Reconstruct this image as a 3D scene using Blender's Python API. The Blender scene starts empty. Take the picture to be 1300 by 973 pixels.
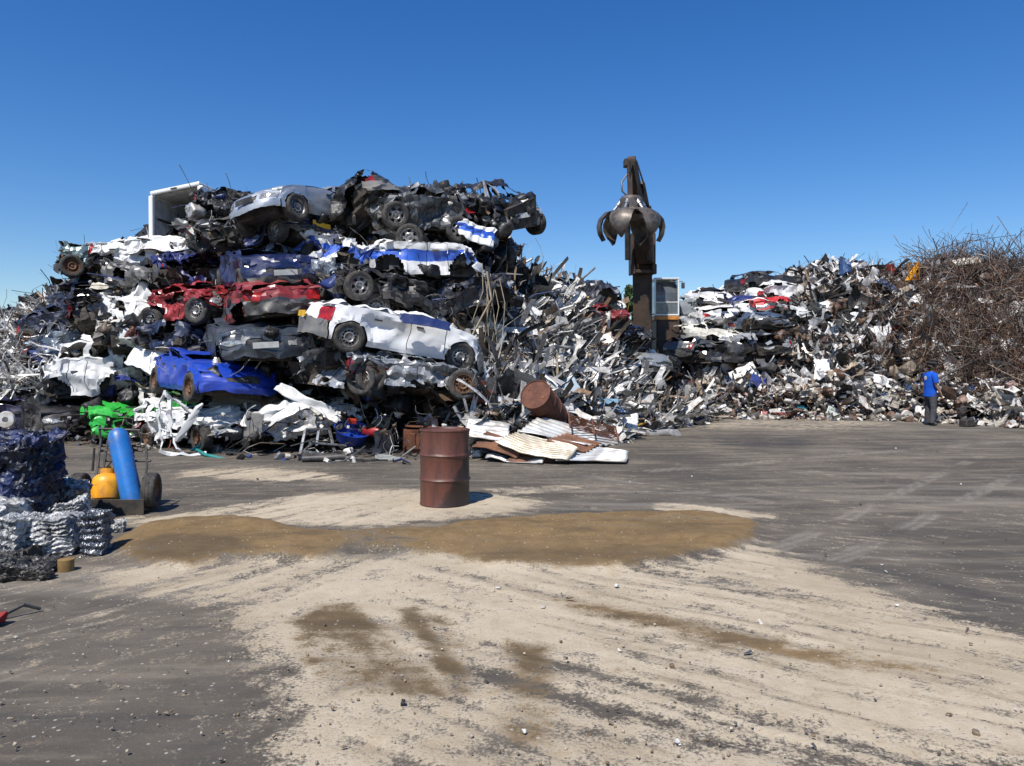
import bpy, math, random
import numpy as np
from mathutils import Vector, Matrix, Euler
R = math.radians
random.seed(7)
# ------------------------------------------------------------------ camera, sky, sun, exposure
F = 960.0; CH = 1.65; HY = 465.0; CX = 650.0            # focal length in photo pixels, eye height, horizon row
sc = bpy.context.scene
COL = sc.collection
cam = bpy.data.objects.new('camera', bpy.data.cameras.new('camera')); COL.objects.link(cam)
cam.location = (0, 0, CH); cam.rotation_euler = (R(90), 0, 0)
cam.data.sensor_width = 36; cam.data.lens = F / 1300 * 36; cam.data.shift_y = -21.5 / 1300
cam.data.clip_end = 5000; cam.data.clip_start = 0.05
sc.camera = cam
SUN = Vector((-0.30, -0.60, 1.0)).normalized()
sun_el = math.asin(SUN.z); sun_az = math.atan2(SUN.x, SUN.y)
w = bpy.data.worlds.new('World'); sc.world = w; w.use_nodes = True
nt = w.node_tree; bg = nt.nodes['Background']
sky = nt.nodes.new('ShaderNodeTexSky'); sky.sky_type = 'NISHITA'; sky.sun_disc = False
sky.sun_elevation = sun_el; sky.sun_rotation = sun_az
sky.altitude = 0; sky.air_density = 1.0; sky.dust_density = 0.35; sky.ozone_density = 4.0
hs = nt.nodes.new('ShaderNodeHueSaturation'); hs.inputs['Saturation'].default_value = 1.33; hs.inputs['Hue'].default_value = .509
nt.links.new(sky.outputs[0], hs.inputs['Color'])
nt.links.new(hs.outputs[0], bg.inputs[0])
bg.inputs[1].default_value = 0.108
sl = bpy.data.lights.new('sun', 'SUN'); sl.energy = 5.0; sl.angle = R(0.55); sl.color = (1.0, 0.955, 0.89)
so = bpy.data.objects.new('sun', sl); COL.objects.link(so); so.rotation_euler = SUN.to_track_quat('Z', 'Y').to_euler(); so.location = (-20, -20, 40)
sc.view_settings.view_transform = 'Standard'; sc.view_settings.look = 'None'
sc.view_settings.exposure = 0.30; sc.view_settings.gamma = 1.0; sc.view_settings.use_curve_mapping = False
sc.cycles.max_bounces = 5; sc.cycles.diffuse_bounces = 2; sc.cycles.glossy_bounces = 3

# ------------------------------------------------------------------ helpers
def at(px, py, d): return np.array([(px - CX) / F * d, d, CH + (HY - py) / F * d])
def gnd(px, py):
    d = CH * F / (py - HY); return np.array([(px - CX) / F * d, d, 0.0])
def tag(o, label=None, cat=None, group=None, kind=None):
    if label: o['label'] = label
    if cat: o['category'] = cat
    if group: o['group'] = group
    if kind: o['kind'] = kind
    return o
def empty(name, loc=(0, 0, 0), rot=(0, 0, 0), label=None, cat=None, group=None, parent=None):
    o = bpy.data.objects.new(name, None); COL.objects.link(o); o.empty_display_size = .1
    o.location = loc; o.rotation_euler = rot
    if parent: o.parent = parent
    return tag(o, label, cat, group)
def finish(me, name, mats, parent, smooth, loc=None, rot=None):
    for m in (mats if isinstance(mats, (list, tuple)) else [mats]): me.materials.append(m)
    if smooth is not None:
        me.polygons.foreach_set('use_smooth', [True] * len(me.polygons))
        me.set_sharp_from_angle(angle=R(smooth))
    o = bpy.data.objects.new(name, me); COL.objects.link(o)
    if parent: o.parent = parent
    if loc is not None: o.location = loc
    if rot is not None: o.rotation_euler = rot
    return o
def mesh_quads(name, V, Q, mats, parent=None, smooth=None, col=None, rest=None, mi=None, loc=None, rot=None):
    V = np.ascontiguousarray(V, dtype=np.float32); Q = np.ascontiguousarray(Q, dtype=np.int32)
    me = bpy.data.meshes.new(name)
    me.vertices.add(len(V)); me.vertices.foreach_set('co', V.ravel())
    me.loops.add(len(Q) * 4); me.loops.foreach_set('vertex_index', Q.ravel())
    me.polygons.add(len(Q)); me.polygons.foreach_set('loop_start', np.arange(0, len(Q) * 4, 4, dtype=np.int32))
    if mi is not None: me.polygons.foreach_set('material_index', np.asarray(mi, dtype=np.int32))
    me.update(calc_edges=True)
    if col is not None:
        a = me.color_attributes.new('col', 'FLOAT_COLOR', 'POINT'); a.data.foreach_set('color', np.ascontiguousarray(col, dtype=np.float32).ravel())
    if rest is not None:
        a = me.attributes.new('rest', 'FLOAT_VECTOR', 'POINT'); a.data.foreach_set('vector', np.ascontiguousarray(rest, dtype=np.float32).ravel())
    return finish(me, name, mats, parent, smooth, loc, rot)
class MB:
    def __init__(s): s.v = []; s.f = []; s.m = []
    def add(s, V, Fs, M=None, mi=0):
        b = len(s.v)
        for p in V:
            p = Vector(p); s.v.append(M @ p if M is not None else p)
        for f in Fs: s.f.append([i + b for i in f]); s.m.append(mi)
        return s
    def box(s, c, sz, rot=None, mi=0, taper=None):
        hx, hy, hz = sz[0] / 2, sz[1] / 2, sz[2] / 2; t = taper or (1, 1)
        V = [(-hx, -hy, -hz), (hx, -hy, -hz), (hx, hy, -hz), (-hx, hy, -hz), (-hx * t[0], -hy * t[1], hz), (hx * t[0], -hy * t[1], hz), (hx * t[0], hy * t[1], hz), (-hx * t[0], hy * t[1], hz)]
        M = Matrix.Translation(Vector(c)) @ (rot.to_matrix().to_4x4() if rot is not None else Matrix())
        return s.add(V, [(3, 2, 1, 0), (4, 5, 6, 7), (0, 1, 5, 4), (1, 2, 6, 5), (2, 3, 7, 6), (3, 0, 4, 7)], M, mi)
    def tube(s, pts, r, n=8, mi=0, cap=True):
        pts = [Vector(p) for p in pts]; rs = r if isinstance(r, (list, tuple)) else [r] * len(pts)
        V = []; up = None
        for i, p in enumerate(pts):
            d = (pts[min(i + 1, len(pts) - 1)] - pts[max(i - 1, 0)]).normalized()
            if up is None: up = d.orthogonal().normalized()
            up = (up - d * up.dot(d)); up = up.normalized() if up.length > 1e-5 else d.orthogonal().normalized()
            sd = d.cross(up)
            for k in range(n):
                a = 2 * math.pi * k / n; V.append(p + (up * math.cos(a) + sd * math.sin(a)) * rs[i])
        Fs = [(i * n + k, i * n + (k + 1) % n, (i + 1) * n + (k + 1) % n, (i + 1) * n + k) for i in range(len(pts) - 1) for k in range(n)]
        if cap: Fs += [tuple(range(n - 1, -1, -1)), tuple((len(pts) - 1) * n + k for k in range(n))]
        return s.add(V, Fs, None, mi)
    def bar(s, a, b, w_, h_, mi=0, w2=None, h2=None):
        a = Vector(a); b = Vector(b); d = (b - a).normalized()
        sd = d.cross(Vector((0, 0, 1)));
        sd = sd.normalized() if sd.length > 1e-3 else Vector((1, 0, 0))
        up = sd.cross(d).normalized(); w2 = w2 or w_; h2 = h2 or h_
        V = []
        for p, ww, hh in ((a, w_, h_), (b, w2, h2)):
            for x, y in ((-1, -1), (1, -1), (1, 1), (-1, 1)): V.append(p + sd * x * ww / 2 + up * y * hh / 2)
        return s.add(V, [(0, 1, 2, 3), (7, 6, 5, 4), (0, 4, 5, 1), (1, 5, 6, 2), (2, 6, 7, 3), (3, 7, 4, 0)], None, mi)
    def lathe(s, prof, n=24, M=None, mi=0, skip=None):
        V = [(r * math.cos(2 * math.pi * k / n), r * math.sin(2 * math.pi * k / n), z) for r, z in prof for k in range(n)]
        Fs = [(i * n + k, i * n + (k + 1) % n, (i + 1) * n + (k + 1) % n, (i + 1) * n + k) for i in range(len(prof) - 1) for k in range(n) if not (skip and skip(i, k))]
        return s.add(V, Fs, M, mi)
    def build(s, name, mats, parent=None, smooth=None, loc=None, rot=None, bevel=0):
        me = bpy.data.meshes.new(name); me.from_pydata([tuple(v) for v in s.v], [], s.f)
        me.polygons.foreach_set('material_index', s.m); me.update()
        o = finish(me, name, mats, parent, smooth, loc, rot)
        if bevel:
            b = o.modifiers.new('bevel', 'BEVEL'); b.width = bevel; b.segments = 2; b.limit_method = 'ANGLE'
        return o
# numpy noises
_T = np.random.RandomState(3).rand(256, 256)
def vn(x, y):
    xi = np.floor(x).astype(int); yi = np.floor(y).astype(int); fx = x - xi; fy = y - yi
    fx = fx * fx * (3 - 2 * fx); fy = fy * fy * (3 - 2 * fy)
    g = lambda a, b: _T[a & 255, b & 255]
    return (g(xi, yi) * (1 - fx) + g(xi + 1, yi) * fx) * (1 - fy) + (g(xi, yi + 1) * (1 - fx) + g(xi + 1, yi + 1) * fx) * fy
def fbm(x, y, o=4):
    s = 0; a = .5
    for k in range(o): s = s + a * vn(x * 2 ** k + 17.3 * k, y * 2 ** k + 5.1 * k); a *= .5
    return s / (1 - .5 ** o)
def sstep(a, b, x):
    t = np.clip((x - a) / (b - a), 0, 1); return t * t * (3 - 2 * t)
def crumple(P, amp, freq, seed, n=8, wgt=1.0):
    r = np.random.RandomState(seed); out = np.zeros_like(P)
    for k in range(n):
        d = r.normal(size=3); d /= np.linalg.norm(d); d2 = r.normal(size=3); d2 /= np.linalg.norm(d2)
        f = freq * r.uniform(.5, 1.9)
        v = P @ d * f + r.rand() * 9 + .35 * np.sin(P @ d2 * f * 1.3 + r.rand() * 6)
        tri = np.abs(v - np.floor(v + .5)) * 4 - 1
        o = r.normal(size=3); o /= np.linalg.norm(o)
        out += tri[:, None] * o * (freq / f) ** .7
    return P + out * (amp / math.sqrt(n)) * (wgt[:, None] if hasattr(wgt, '__len__') else wgt)

# ------------------------------------------------------------------ materials
def new_mat(name):
    m = bpy.data.materials.new(name); m.use_nodes = True; n = m.node_tree.nodes; l = m.node_tree.links
    return m, n, l, n['Principled BSDF']
def noise(n, l, vec, scale, detail=4, rough=.6, dist=0):
    t = n.new('ShaderNodeTexNoise'); t.inputs['Scale'].default_value = scale; t.inputs['Detail'].default_value = detail
    t.inputs['Roughness'].default_value = rough; t.inputs['Distortion'].default_value = dist
    if vec is not None: l.new(vec, t.inputs['Vector'])
    return t.outputs[0]
def ramp(n, l, fac, a, b, ca=0.0, cb=1.0):
    r = n.new('ShaderNodeMapRange'); l.new(fac, r.inputs[0]); r.inputs[1].default_value = a; r.inputs[2].default_value = b
    r.inputs[3].default_value = ca; r.inputs[4].default_value = cb; r.interpolation_type = 'SMOOTHSTEP'; return r.outputs[0]
def mixc(n, l, fac, a, b):
    m = n.new('ShaderNodeMix'); m.data_type = 'RGBA'
    for i, v in ((0, fac), (6, a), (7, b)):
        if isinstance(v, (int, float)): m.inputs[i].default_value = v
        elif isinstance(v, tuple): m.inputs[i].default_value = (*v[:3], 1)
        else: l.new(v, m.inputs[i])
    return m.outputs[2]
def mth(n, l, op, a, b=None):
    m = n.new('ShaderNodeMath'); m.operation = op
    for i, v in ((0, a), (1, b)):
        if v is None: continue
        if isinstance(v, (int, float)): m.inputs[i].default_value = v
        else: l.new(v, m.inputs[i])
    return m.outputs[0]
def bump(n, l, h, s, dist=.01, bs=None):
    b = n.new('ShaderNodeBump'); b.inputs['Strength'].default_value = s; b.inputs['Distance'].default_value = dist; l.new(h, b.inputs['Height'])
    if bs: l.new(b.outputs[0], bs.inputs['Normal'])
    return b.outputs[0]
def objc(n): return n.new('ShaderNodeTexCoord').outputs['Object']
def simple(name, c, rough=.6, metal=0, var=.35, scale=6, c2=None, spec=.5, bmp=.15, bscale=40, coat=0, chips=0):
    m, n, l, b = new_mat(name); v = objc(n)
    f = ramp(n, l, noise(n, l, v, scale, 6, .65), .35, .65)
    c2 = c2 or tuple(x * (1 - var) for x in c)
    cc = mixc(n, l, f, c, c2)
    if chips:
        cc = mixc(n, l, ramp(n, l, noise(n, l, v, 6, 8, .75, .5), .50, .70, 0, .55), cc, (.20, .17, .13))
        cc = mixc(n, l, ramp(n, l, noise(n, l, v, 18, 8, .72), .60, .635, 0, chips), cc, (.09, .06, .045))
    l.new(cc, b.inputs['Base Color'])
    b.inputs['Roughness'].default_value = rough; b.inputs['Metallic'].default_value = metal; b.inputs['Coat Weight'].default_value = coat
    b.inputs['Specular IOR Level'].default_value = spec
    if bmp: bump(n, l, noise(n, l, v, bscale, 4), bmp, .01, b)
    return m
_pc = {}
DUST = (.30, .26, .21)
def paint(c, dirt=.5, metal=.0, rough=.33, stripe=None, rust=.25):
    key = (c, dirt, metal, rough, stripe, rust)
    if key in _pc: return _pc[key]
    m, n, l, b = new_mat('car_paint'); at_ = n.new('ShaderNodeAttribute'); at_.attribute_name = 'rest'; v = at_.outputs['Vector']
    col = c
    if stripe:
        z0, z1, sc_ = stripe; sp = n.new('ShaderNodeSeparateXYZ'); l.new(v, sp.inputs[0]); z = sp.outputs[2]
        k = mth(n, l, 'MULTIPLY', mth(n, l, 'GREATER_THAN', z, z0), mth(n, l, 'LESS_THAN', z, z1))
        col = mixc(n, l, k, c, sc_)
    ds = ramp(n, l, noise(n, l, v, 1.7, 8, .7, .4), .40, .72)
    col = mixc(n, l, mth(n, l, 'MULTIPLY', ds, dirt * (.6 if max(c) > .3 and min(c) > .05 else .2)), col, DUST)
    dk = ramp(n, l, noise(n, l, v, 4.5, 8, .75, 1.2), .54, .66)          # grime, scratched primer
    col = mixc(n, l, mth(n, l, 'MULTIPLY', dk, dirt * .6), col, (.045, .04, .036))
    ru = ramp(n, l, noise(n, l, v, 7, 8, .7, .6), .66, .70)
    col = mixc(n, l, mth(n, l, 'MULTIPLY', ru, rust * 2), col, (.14, .06, .03))
    l.new(col, b.inputs['Base Color'])
    l.new(mth(n, l, 'ADD', rough, mth(n, l, 'MULTIPLY', ds, .35)), b.inputs['Roughness'])
    b.inputs['Metallic'].default_value = metal; b.inputs['Coat Weight'].default_value = .35; b.inputs['Coat Roughness'].default_value = .15
    bump(n, l, noise(n, l, v, 11, 6, .7, .5), .18, .012, b)
    _pc[key] = m; return m
def scrap_mat(name='scrap_metal', rough=.42):
    m, n, l, b = new_mat(name); a = n.new('ShaderNodeAttribute'); a.attribute_name = 'col'; v = objc(n)
    f = ramp(n, l, noise(n, l, v, 9, 6, .7, .5), .42, .62)
    d = n.new('ShaderNodeMix'); d.data_type = 'RGBA'; d.blend_type = 'MULTIPLY'; l.new(mth(n, l, 'MULTIPLY', f, .75), d.inputs[0]); l.new(a.outputs['Color'], d.inputs[6]); d.inputs[7].default_value = (.42, .36, .30, 1)
    l.new(d.outputs[2], b.inputs['Base Color']); l.new(a.outputs['Alpha'], b.inputs['Metallic'])
    l.new(mth(n, l, 'ADD', rough, mth(n, l, 'MULTIPLY', f, .25)), b.inputs['Roughness'])
    bump(n, l, noise(n, l, v, 14, 4, .6, .6), .4, .02, b)
    return m
M_scrap = scrap_mat()
M_tyre = simple('tyre_rubber', (.028, .027, .026), .85, 0, .4, 9, (.075, .068, .06), .3, .2, 60)
M_rim = simple('steel_rim', (.34, .34, .34), .45, .6, .6, 12, (.12, .10, .085))
M_rimr = simple('rusty_rim', (.20, .10, .05), .75, .2, .6, 12, (.07, .04, .025))
M_black = simple('black_plastic', (.022, .022, .024), .5, 0, .3, 5, (.075, .07, .062))
M_grey = simple('grey_plastic', (.11, .115, .12), .6, 0, .3, 5, (.17, .155, .135))
M_under = simple('grimy_underbody', (.022, .020, .018), .75, .1, .5, 6, (.075, .06, .045))
M_glass = simple('dark_glass', (.012, .015, .017), .08, 0, .2, 3, (.05, .05, .045), 1.0, 0)
M_lens = simple('headlight_lens', (.45, .46, .45), .12, .3, .3, 14, (.16, .16, .16), .8, .3, 30)
M_red = simple('red_lens', (.42, .018, .012), .18, 0, .4, 10, (.18, .01, .01), .7, .2)
M_amber = simple('amber_lens', (.65, .25, .02), .2, 0, .2)
M_plate = simple('plate_yellow', (.70, .42, .03), .45, 0, .25)
M_platew = simple('plate_white', (.62, .62, .58), .45, 0, .25)
M_rust = simple('rust', (.19, .075, .038), .8, .1, .5, 5, (.085, .036, .022), .3, .35, 30)
M_drum = simple('drum_rust_paint', (.155, .048, .030), .55, .0, .4, 4, (.075, .027, .020), .45, .2, 25)
M_white = simple('white_enamel', (.62, .61, .58), .45, 0, .3, 3, (.36, .32, .26))
M_cream = simple('cream_enamel', (.55, .50, .40), .5, 0, .3, 3, (.32, .26, .18))
M_steel = simple('grey_steel', (.30, .31, .32), .4, .7, .5, 5, (.10, .095, .09))
M_dark = simple('dark_steel', (.04, .04, .042), .5, .4, .4, 6, (.09, .075, .06))
M_blue = simple('blue_enamel', (.012, .16, .50), .42, 0, .3, 2.5, (.016, .11, .34), .5, .15, 40, .2, .85)
M_yellow = simple('yellow_enamel', (.80, .36, .01), .45, 0, .3, 5, (.52, .20, .01), chips=.85)
M_conc = simple('concrete', (.24, .23, .21), .9, 0, .3, 4, (.14, .13, .12), .3, .4, 20)

# ------------------------------------------------------------------ ground
def build_ground():
    m, n, l, b = new_mat('yard_asphalt_and_sand')
    geo = n.new('ShaderNodeNewGeometry').outputs['Position']
    a = n.new('ShaderNodeAttribute'); a.attribute_name = 'mask'; sp = n.new('ShaderNodeSeparateColor'); l.new(a.outputs['Color'], sp.inputs[0])
    pale, brown, dark = sp.outputs; streak = a.outputs['Alpha']
    n1 = noise(n, l, geo, .55, 8, .62); n2 = noise(n, l, geo, 6, 8, .7); n3 = noise(n, l, geo, 55, 6, .75); n4 = noise(n, l, geo, 210, 3, .7)
    base = mixc(n, l, ramp(n, l, n1, .38, .62), (.076, .065, .052), (.124, .106, .084))
    base = mixc(n, l, ramp(n, l, n2, .45, .72, 0, .5), base, (.075, .069, .063))
    base = mixc(n, l, ramp(n, l, n3, .60, .72, 0, .38), base, (.30, .275, .235))
    base = mixc(n, l, ramp(n, l, n3, .40, .28, 0, .5), base, (.055, .05, .046))
    base = mixc(n, l, mth(n, l, 'MULTIPLY', streak, .55), base, (.27, .245, .205))
    # dark stains
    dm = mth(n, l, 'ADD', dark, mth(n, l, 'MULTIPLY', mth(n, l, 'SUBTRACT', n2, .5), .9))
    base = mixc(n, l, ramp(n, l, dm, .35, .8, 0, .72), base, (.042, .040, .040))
    # pale stone dust
    def aniso(ang, sx_, sy_, sc_):
        mp = n.new('ShaderNodeMapping'); mp.vector_type = 'TEXTURE'; mp.inputs['Rotation'].default_value = (0, 0, R(ang)); mp.inputs['Scale'].default_value = (sx_, sy_, 1); l.new(geo, mp.inputs[0]); return noise(n, l, mp.outputs[0], sc_, 7, .68, .3)
    sR = aniso(-35, 7, 1, 8); sL = aniso(50, 5, 1, 6); sH = aniso(4, 7, 1, 3.2)
    sx = n.new('ShaderNodeSeparateXYZ'); l.new(geo, sx.inputs[0]); wl_ = ramp(n, l, sx.outputs[0], -.4, -1.5)
    stn = n.new('ShaderNodeMix'); l.new(wl_, stn.inputs[0]); l.new(sR, stn.inputs[2]); l.new(sL, stn.inputs[3]); stn = stn.outputs[0]
    wm = mth(n, l, 'ADD', ramp(n, l, mth(n, l, 'ADD', sx.outputs[0], mth(n, l, 'MULTIPLY', n1, 1.5)), .2, 1.6, .10, .55), ramp(n, l, mth(n, l, 'ADD', sx.outputs[0], mth(n, l, 'MULTIPLY', n1, 1.5)), -.7, -2.0, 0, .55)); stn = mth(n, l, 'ADD', mth(n, l, 'MULTIPLY', mth(n, l, 'SUBTRACT', stn, .5), wm), .5)
    base = mixc(n, l, ramp(n, l, sH, .50, .66, 0, .6), base, (.215, .185, .145)); base = mixc(n, l, ramp(n, l, sH, .46, .34, 0, .7), base, (.062, .057, .052))
    nearf = ramp(n, l, sx.outputs[1], 8.5, 5.5)
    base = mixc(n, l, mth(n, l, 'MULTIPLY', nearf, ramp(n, l, stn, .52, .62, 0, .8)), base, (.24, .21, .165)); base = mixc(n, l, mth(n, l, 'MULTIPLY', nearf, ramp(n, l, stn, .47, .38, 0, .6)), base, (.06, .057, .05))
    pn = mth(n, l, 'ADD', mth(n, l, 'MULTIPLY', mth(n, l, 'SUBTRACT', n2, .5), 2.2), mth(n, l, 'MULTIPLY', mth(n, l, 'SUBTRACT', n3, .5), 2.4))
    pn = mth(n, l, 'ADD', pn, mth(n, l, 'MULTIPLY', mth(n, l, 'SUBTRACT', stn, .515), 3.0)); pn = mth(n, l, 'ADD', pn, mth(n, l, 'MULTIPLY', mth(n, l, 'SUBTRACT', n1, .5), 1.2))
    pm = mth(n, l, 'ADD', pale, pn)
    palec = mixc(n, l, ramp(n, l, n2, .35, .7), (.50, .425, .315), (.41, .335, .235))
    palec = mixc(n, l, ramp(n, l, stn, .52, .40, 0, .75), palec, (.27, .215, .145))
    palec = mixc(n, l, ramp(n, l, n3, .57, .7, 0, .28), palec, (.28, .23, .16))
    palec = mixc(n, l, ramp(n, l, n4, .55, .66, 0, .35), palec, (.52, .45, .35))
    palec = mixc(n, l, ramp(n, l, n1, .45, .62, 0, .5), palec, (.30, .24, .16))
    c = mixc(n, l, ramp(n, l, pm, .16, .74, 0, .96), base, palec)
    # brown damp sand
    bn = mth(n, l, 'ADD', mth(n, l, 'MULTIPLY', mth(n, l, 'SUBTRACT', n2, .5), 2.0), mth(n, l, 'MULTIPLY', mth(n, l, 'SUBTRACT', n3, .5), 2.0))
    bm = mth(n, l, 'ADD', brown, bn)
    bc = mixc(n, l, ramp(n, l, n2, .35, .65), (.225, .145, .062), (.150, .098, .044))
    bc = mixc(n, l, ramp(n, l, sH, .52, .66, 0, .7), bc, (.085, .058, .03)); bc = mixc(n, l, ramp(n, l, sH, .46, .36, 0, .6), bc, (.25, .175, .085))
    bc = mixc(n, l, ramp(n, l, n3, .55, .66, 0, .6), bc, (.29, .21, .12))
    bc = mixc(n, l, ramp(n, l, n3, .42, .30, 0, .5), bc, (.075, .05, .026))
    bc = mixc(n, l, ramp(n, l, dark, .1, .6, 0, .6), bc, (.06, .042, .024))
    c = mixc(n, l, ramp(n, l, mth(n, l, 'ADD', bm, mth(n, l, 'MULTIPLY', mth(n, l, 'SUBTRACT', sH, .5), 1.8)), .20, .92, 0, .95), c, bc)
    # gravel specks
    vo = n.new('ShaderNodeTexVoronoi'); vo.inputs['Scale'].default_value = 26; l.new(geo, vo.inputs['Vector'])
    vs = n.new('ShaderNodeSeparateColor'); l.new(vo.outputs['Color'], vs.inputs[0])
    spk = mth(n, l, 'MULTIPLY', mth(n, l, 'LESS_THAN', vo.outputs['Distance'], .22), mth(n, l, 'GREATER_THAN', vs.outputs[0], .88))
    c = mixc(n, l, mth(n, l, 'MULTIPLY', spk, .7), c, (.42, .39, .34))
    l.new(c, b.inputs['Base Color']); b.inputs['Roughness'].default_value = .92; b.inputs['Specular IOR Level'].default_value = .25
    h = mth(n, l, 'ADD', mth(n, l, 'MULTIPLY', n3, .7), mth(n, l, 'MULTIPLY', n2, .8))
    h = mth(n, l, 'ADD', h, mth(n, l, 'MULTIPLY', spk, .5))
    bump(n, l, h, .55, .03, b)
    # detailed yard surface
    na, nd = 620, 330
    A = np.linspace(-1.25, 1.25, na); D = np.geomspace(2.2, 60, nd)
    a_, d_ = np.meshgrid(A, D); X = a_ * d_; Y = d_
    px = CX + a_ * F; py = HY + CH * F / d_
    def poly(pts, soft):
        P = np.array([gnd(*p)[:2] for p in pts]); inside = np.zeros(X.shape, bool); dist = np.full(X.shape, 1e9)
        for i in range(len(P)):
            x0, y0 = P[i]; x1, y1 = P[(i + 1) % len(P)]
            c_ = ((y0 > Y) != (y1 > Y)) & (X < (x1 - x0) * (Y - y0) / (y1 - y0 + 1e-9) + x0); inside ^= c_
            t = np.clip(((X - x0) * (x1 - x0) + (Y - y0) * (y1 - y0)) / ((x1 - x0) ** 2 + (y1 - y0) ** 2 + 1e-9), 0, 1)
            dist = np.minimum(dist, np.hypot(X - x0 - t * (x1 - x0), Y - y0 - t * (y1 - y0)))
        sd = np.where(inside, dist, -dist); return sstep(-soft, soft, sd)
    def st(ang, fu, fv, sx=0):
        u = X * math.cos(ang) + Y * math.sin(ang); v = -X * math.sin(ang) + Y * math.cos(ang)
        return fbm(u * fu + sx, v * fv + sx * 1.7, 4)
    wl = sstep(-.3, -1.6, X)                                             # which way the wheel streaks run
    streakR = st(R(-36), .5, 9); streakL = st(R(62), .5, 8, 5); S = streakR * (1 - wl) + streakL * wl; S2 = st(R(-37), .3, 3.5, 20)
    p1 = poly([(120, 726), (300, 712), (420, 708), (560, 704), (700, 722), (860, 716), (960, 690), (1010, 715), (1080, 745), (1180, 775), (1320, 815), (1500, 860), (1500, 1040), (330, 1040), (345, 884), (330, 830), (300, 790), (225, 765), (150, 752)], .30)
    p2 = poly([(235, 652), (330, 640), (400, 628), (520, 622), (640, 628), (700, 640), (640, 655), (520, 668), (420, 670), (300, 660), (180, 668), (140, 660)], .28)
    p3 = poly([(225, 598), (330, 594), (430, 603), (435, 612), (330, 612), (240, 606)], .25)
    p4 = poly([(820, 640), (880, 642), (985, 655), (990, 662), (900, 660), (830, 650)], .12)
    p5 = poly([(880, 536), (1010, 533), (1110, 534), (1150, 540), (1060, 548), (950, 545), (880, 546)], 1.1)
    p6 = poly([(600, 622), (740, 616), (745, 622), (640, 632)], .1)
    pale_ = np.maximum.reduce([p1 * .86, p2 * .92, p3 * .85, p4 * .9, p5 * .55, p6 * .6])
    gr1 = poly([(560, 800), (760, 830), (760, 1000), (560, 1000)], .5)
    pale_ = pale_ * (1 - .22 * gr1) - (1.0 * sstep(.50, .80, S) + .25 * sstep(.45, .7, fbm(X * 1.1, Y * 1.1))) * .40
    pale_ = np.clip(pale_, 0, 1) + .18 * sstep(.5, .8, fbm(X * .5 + 9, Y * .9)) * sstep(12, 7, Y) * (X < 1)
    brownA = poly([(140, 692), (150, 706), (175, 719), (240, 722), (300, 712), (400, 716), (450, 700), (560, 706), (600, 720), (700, 727), (790, 727), (860, 713), (930, 700), (955, 690), (962, 665), (900, 655), (800, 657), (700, 660), (600, 668), (520, 680), (430, 684), (365, 674), (300, 661), (240, 660), (190, 672)], .10)
    brownB = np.maximum(poly([(372, 792), (405, 770), (450, 768), (480, 800), (520, 830), (560, 868), (590, 900), (400, 870), (380, 838)], .10), .9 * poly([(500, 775), (530, 772), (590, 850), (600, 900), (570, 900), (540, 830)], .08)) * (.62 + .38 * sstep(.30, .60, st(R(-62), 1.6, 4.5, 3)))
    brownC = poly([(520, 770), (560, 780), (600, 830), (570, 830)], .1) * .55
    brownD = poly([(640, 812), (700, 822), (715, 960), (640, 960)], .12) * (.55 + .45 * sstep(.38, .58, st(R(-62), 1.6, 5, 8))) * .9
    brownE = poly([(690, 762), (800, 775), (950, 806), (1100, 838), (1200, 850), (1180, 862), (1000, 846), (840, 802), (740, 778)], .16) * (.25 + .75 * sstep(.30, .55, st(R(-38), .5, 6, 2))) * .85
    edge = poly([(190, 650), (420, 675), (600, 660), (900, 650), (900, 662), (600, 672), (420, 690), (240, 665)], .08) * .25
    brown_ = np.maximum.reduce([brownA * .98 - .16 * sstep(.5, .75, st(R(6), .8, 6, 4)) - .45 * poly([(420, 700), (440, 655), (530, 655), (500, 705)], .35), brownB, brownC, brownD, brownE])
    dk = np.maximum.reduce([poly([(1010, 725), (1100, 735), (1300, 790), (1500, 850), (1500, 830), (1300, 760), (1150, 722), (1060, 712)], .35) * .75,
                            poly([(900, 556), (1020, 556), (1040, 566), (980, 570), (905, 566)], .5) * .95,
                            poly([(640, 640), (720, 636), (800, 655), (700, 660)], .2) * .5,
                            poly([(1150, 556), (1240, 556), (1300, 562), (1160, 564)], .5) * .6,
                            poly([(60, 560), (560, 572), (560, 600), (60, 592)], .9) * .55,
                            poly([(520, 640), (615, 640), (615, 656), (520, 656)], .12) * .8,
                            sstep(.55, .8, st(R(-12), .35, 2.4, 11)) * .45,
                            brownB * .75, brownD * .7, poly([(150, 706), (200, 690), (300, 692), (330, 706), (240, 720), (175, 718)], .2) * .6, poly([(560, 718), (640, 700), (760, 706), (790, 727), (640, 727)], .2) * .4, poly([(780, 664), (900, 664), (930, 690), (820, 700)], .3) * .35])
    # pairs of tyre tracks on the right
    stk = sstep(.60, .82, st(R(-8), .25, 3.2, 6)) * .7
    for (q0, q1, wd) in (((985, 700), (1245, 580), .12), ((1060, 715), (1300, 600), .12), ((820, 600), (1300, 560), .18), ((640, 590), (980, 640), .15)):
        g0 = gnd(*q0)[:2]; g1 = gnd(*q1)[:2]; e = g1 - g0; L_ = np.hypot(*e); e = e / L_
        u = (X - g0[0]) * e[0] + (Y - g0[1]) * e[1]; v = -(X - g0[0]) * e[1] + (Y - g0[1]) * e[0]
        tr = sstep(wd, wd * .6, np.abs(v)) * (u > 0) * (u < L_) * (.5 + .5 * (np.sin(u * 60) > 0)) * sstep(.35, .6, fbm(u * 1.5, v * 3 + 4))
        stk = np.maximum(stk, tr * .8)
    far = sstep(17, 24, Y) * .45; stk = np.clip(stk + far, 0, 1)
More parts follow.
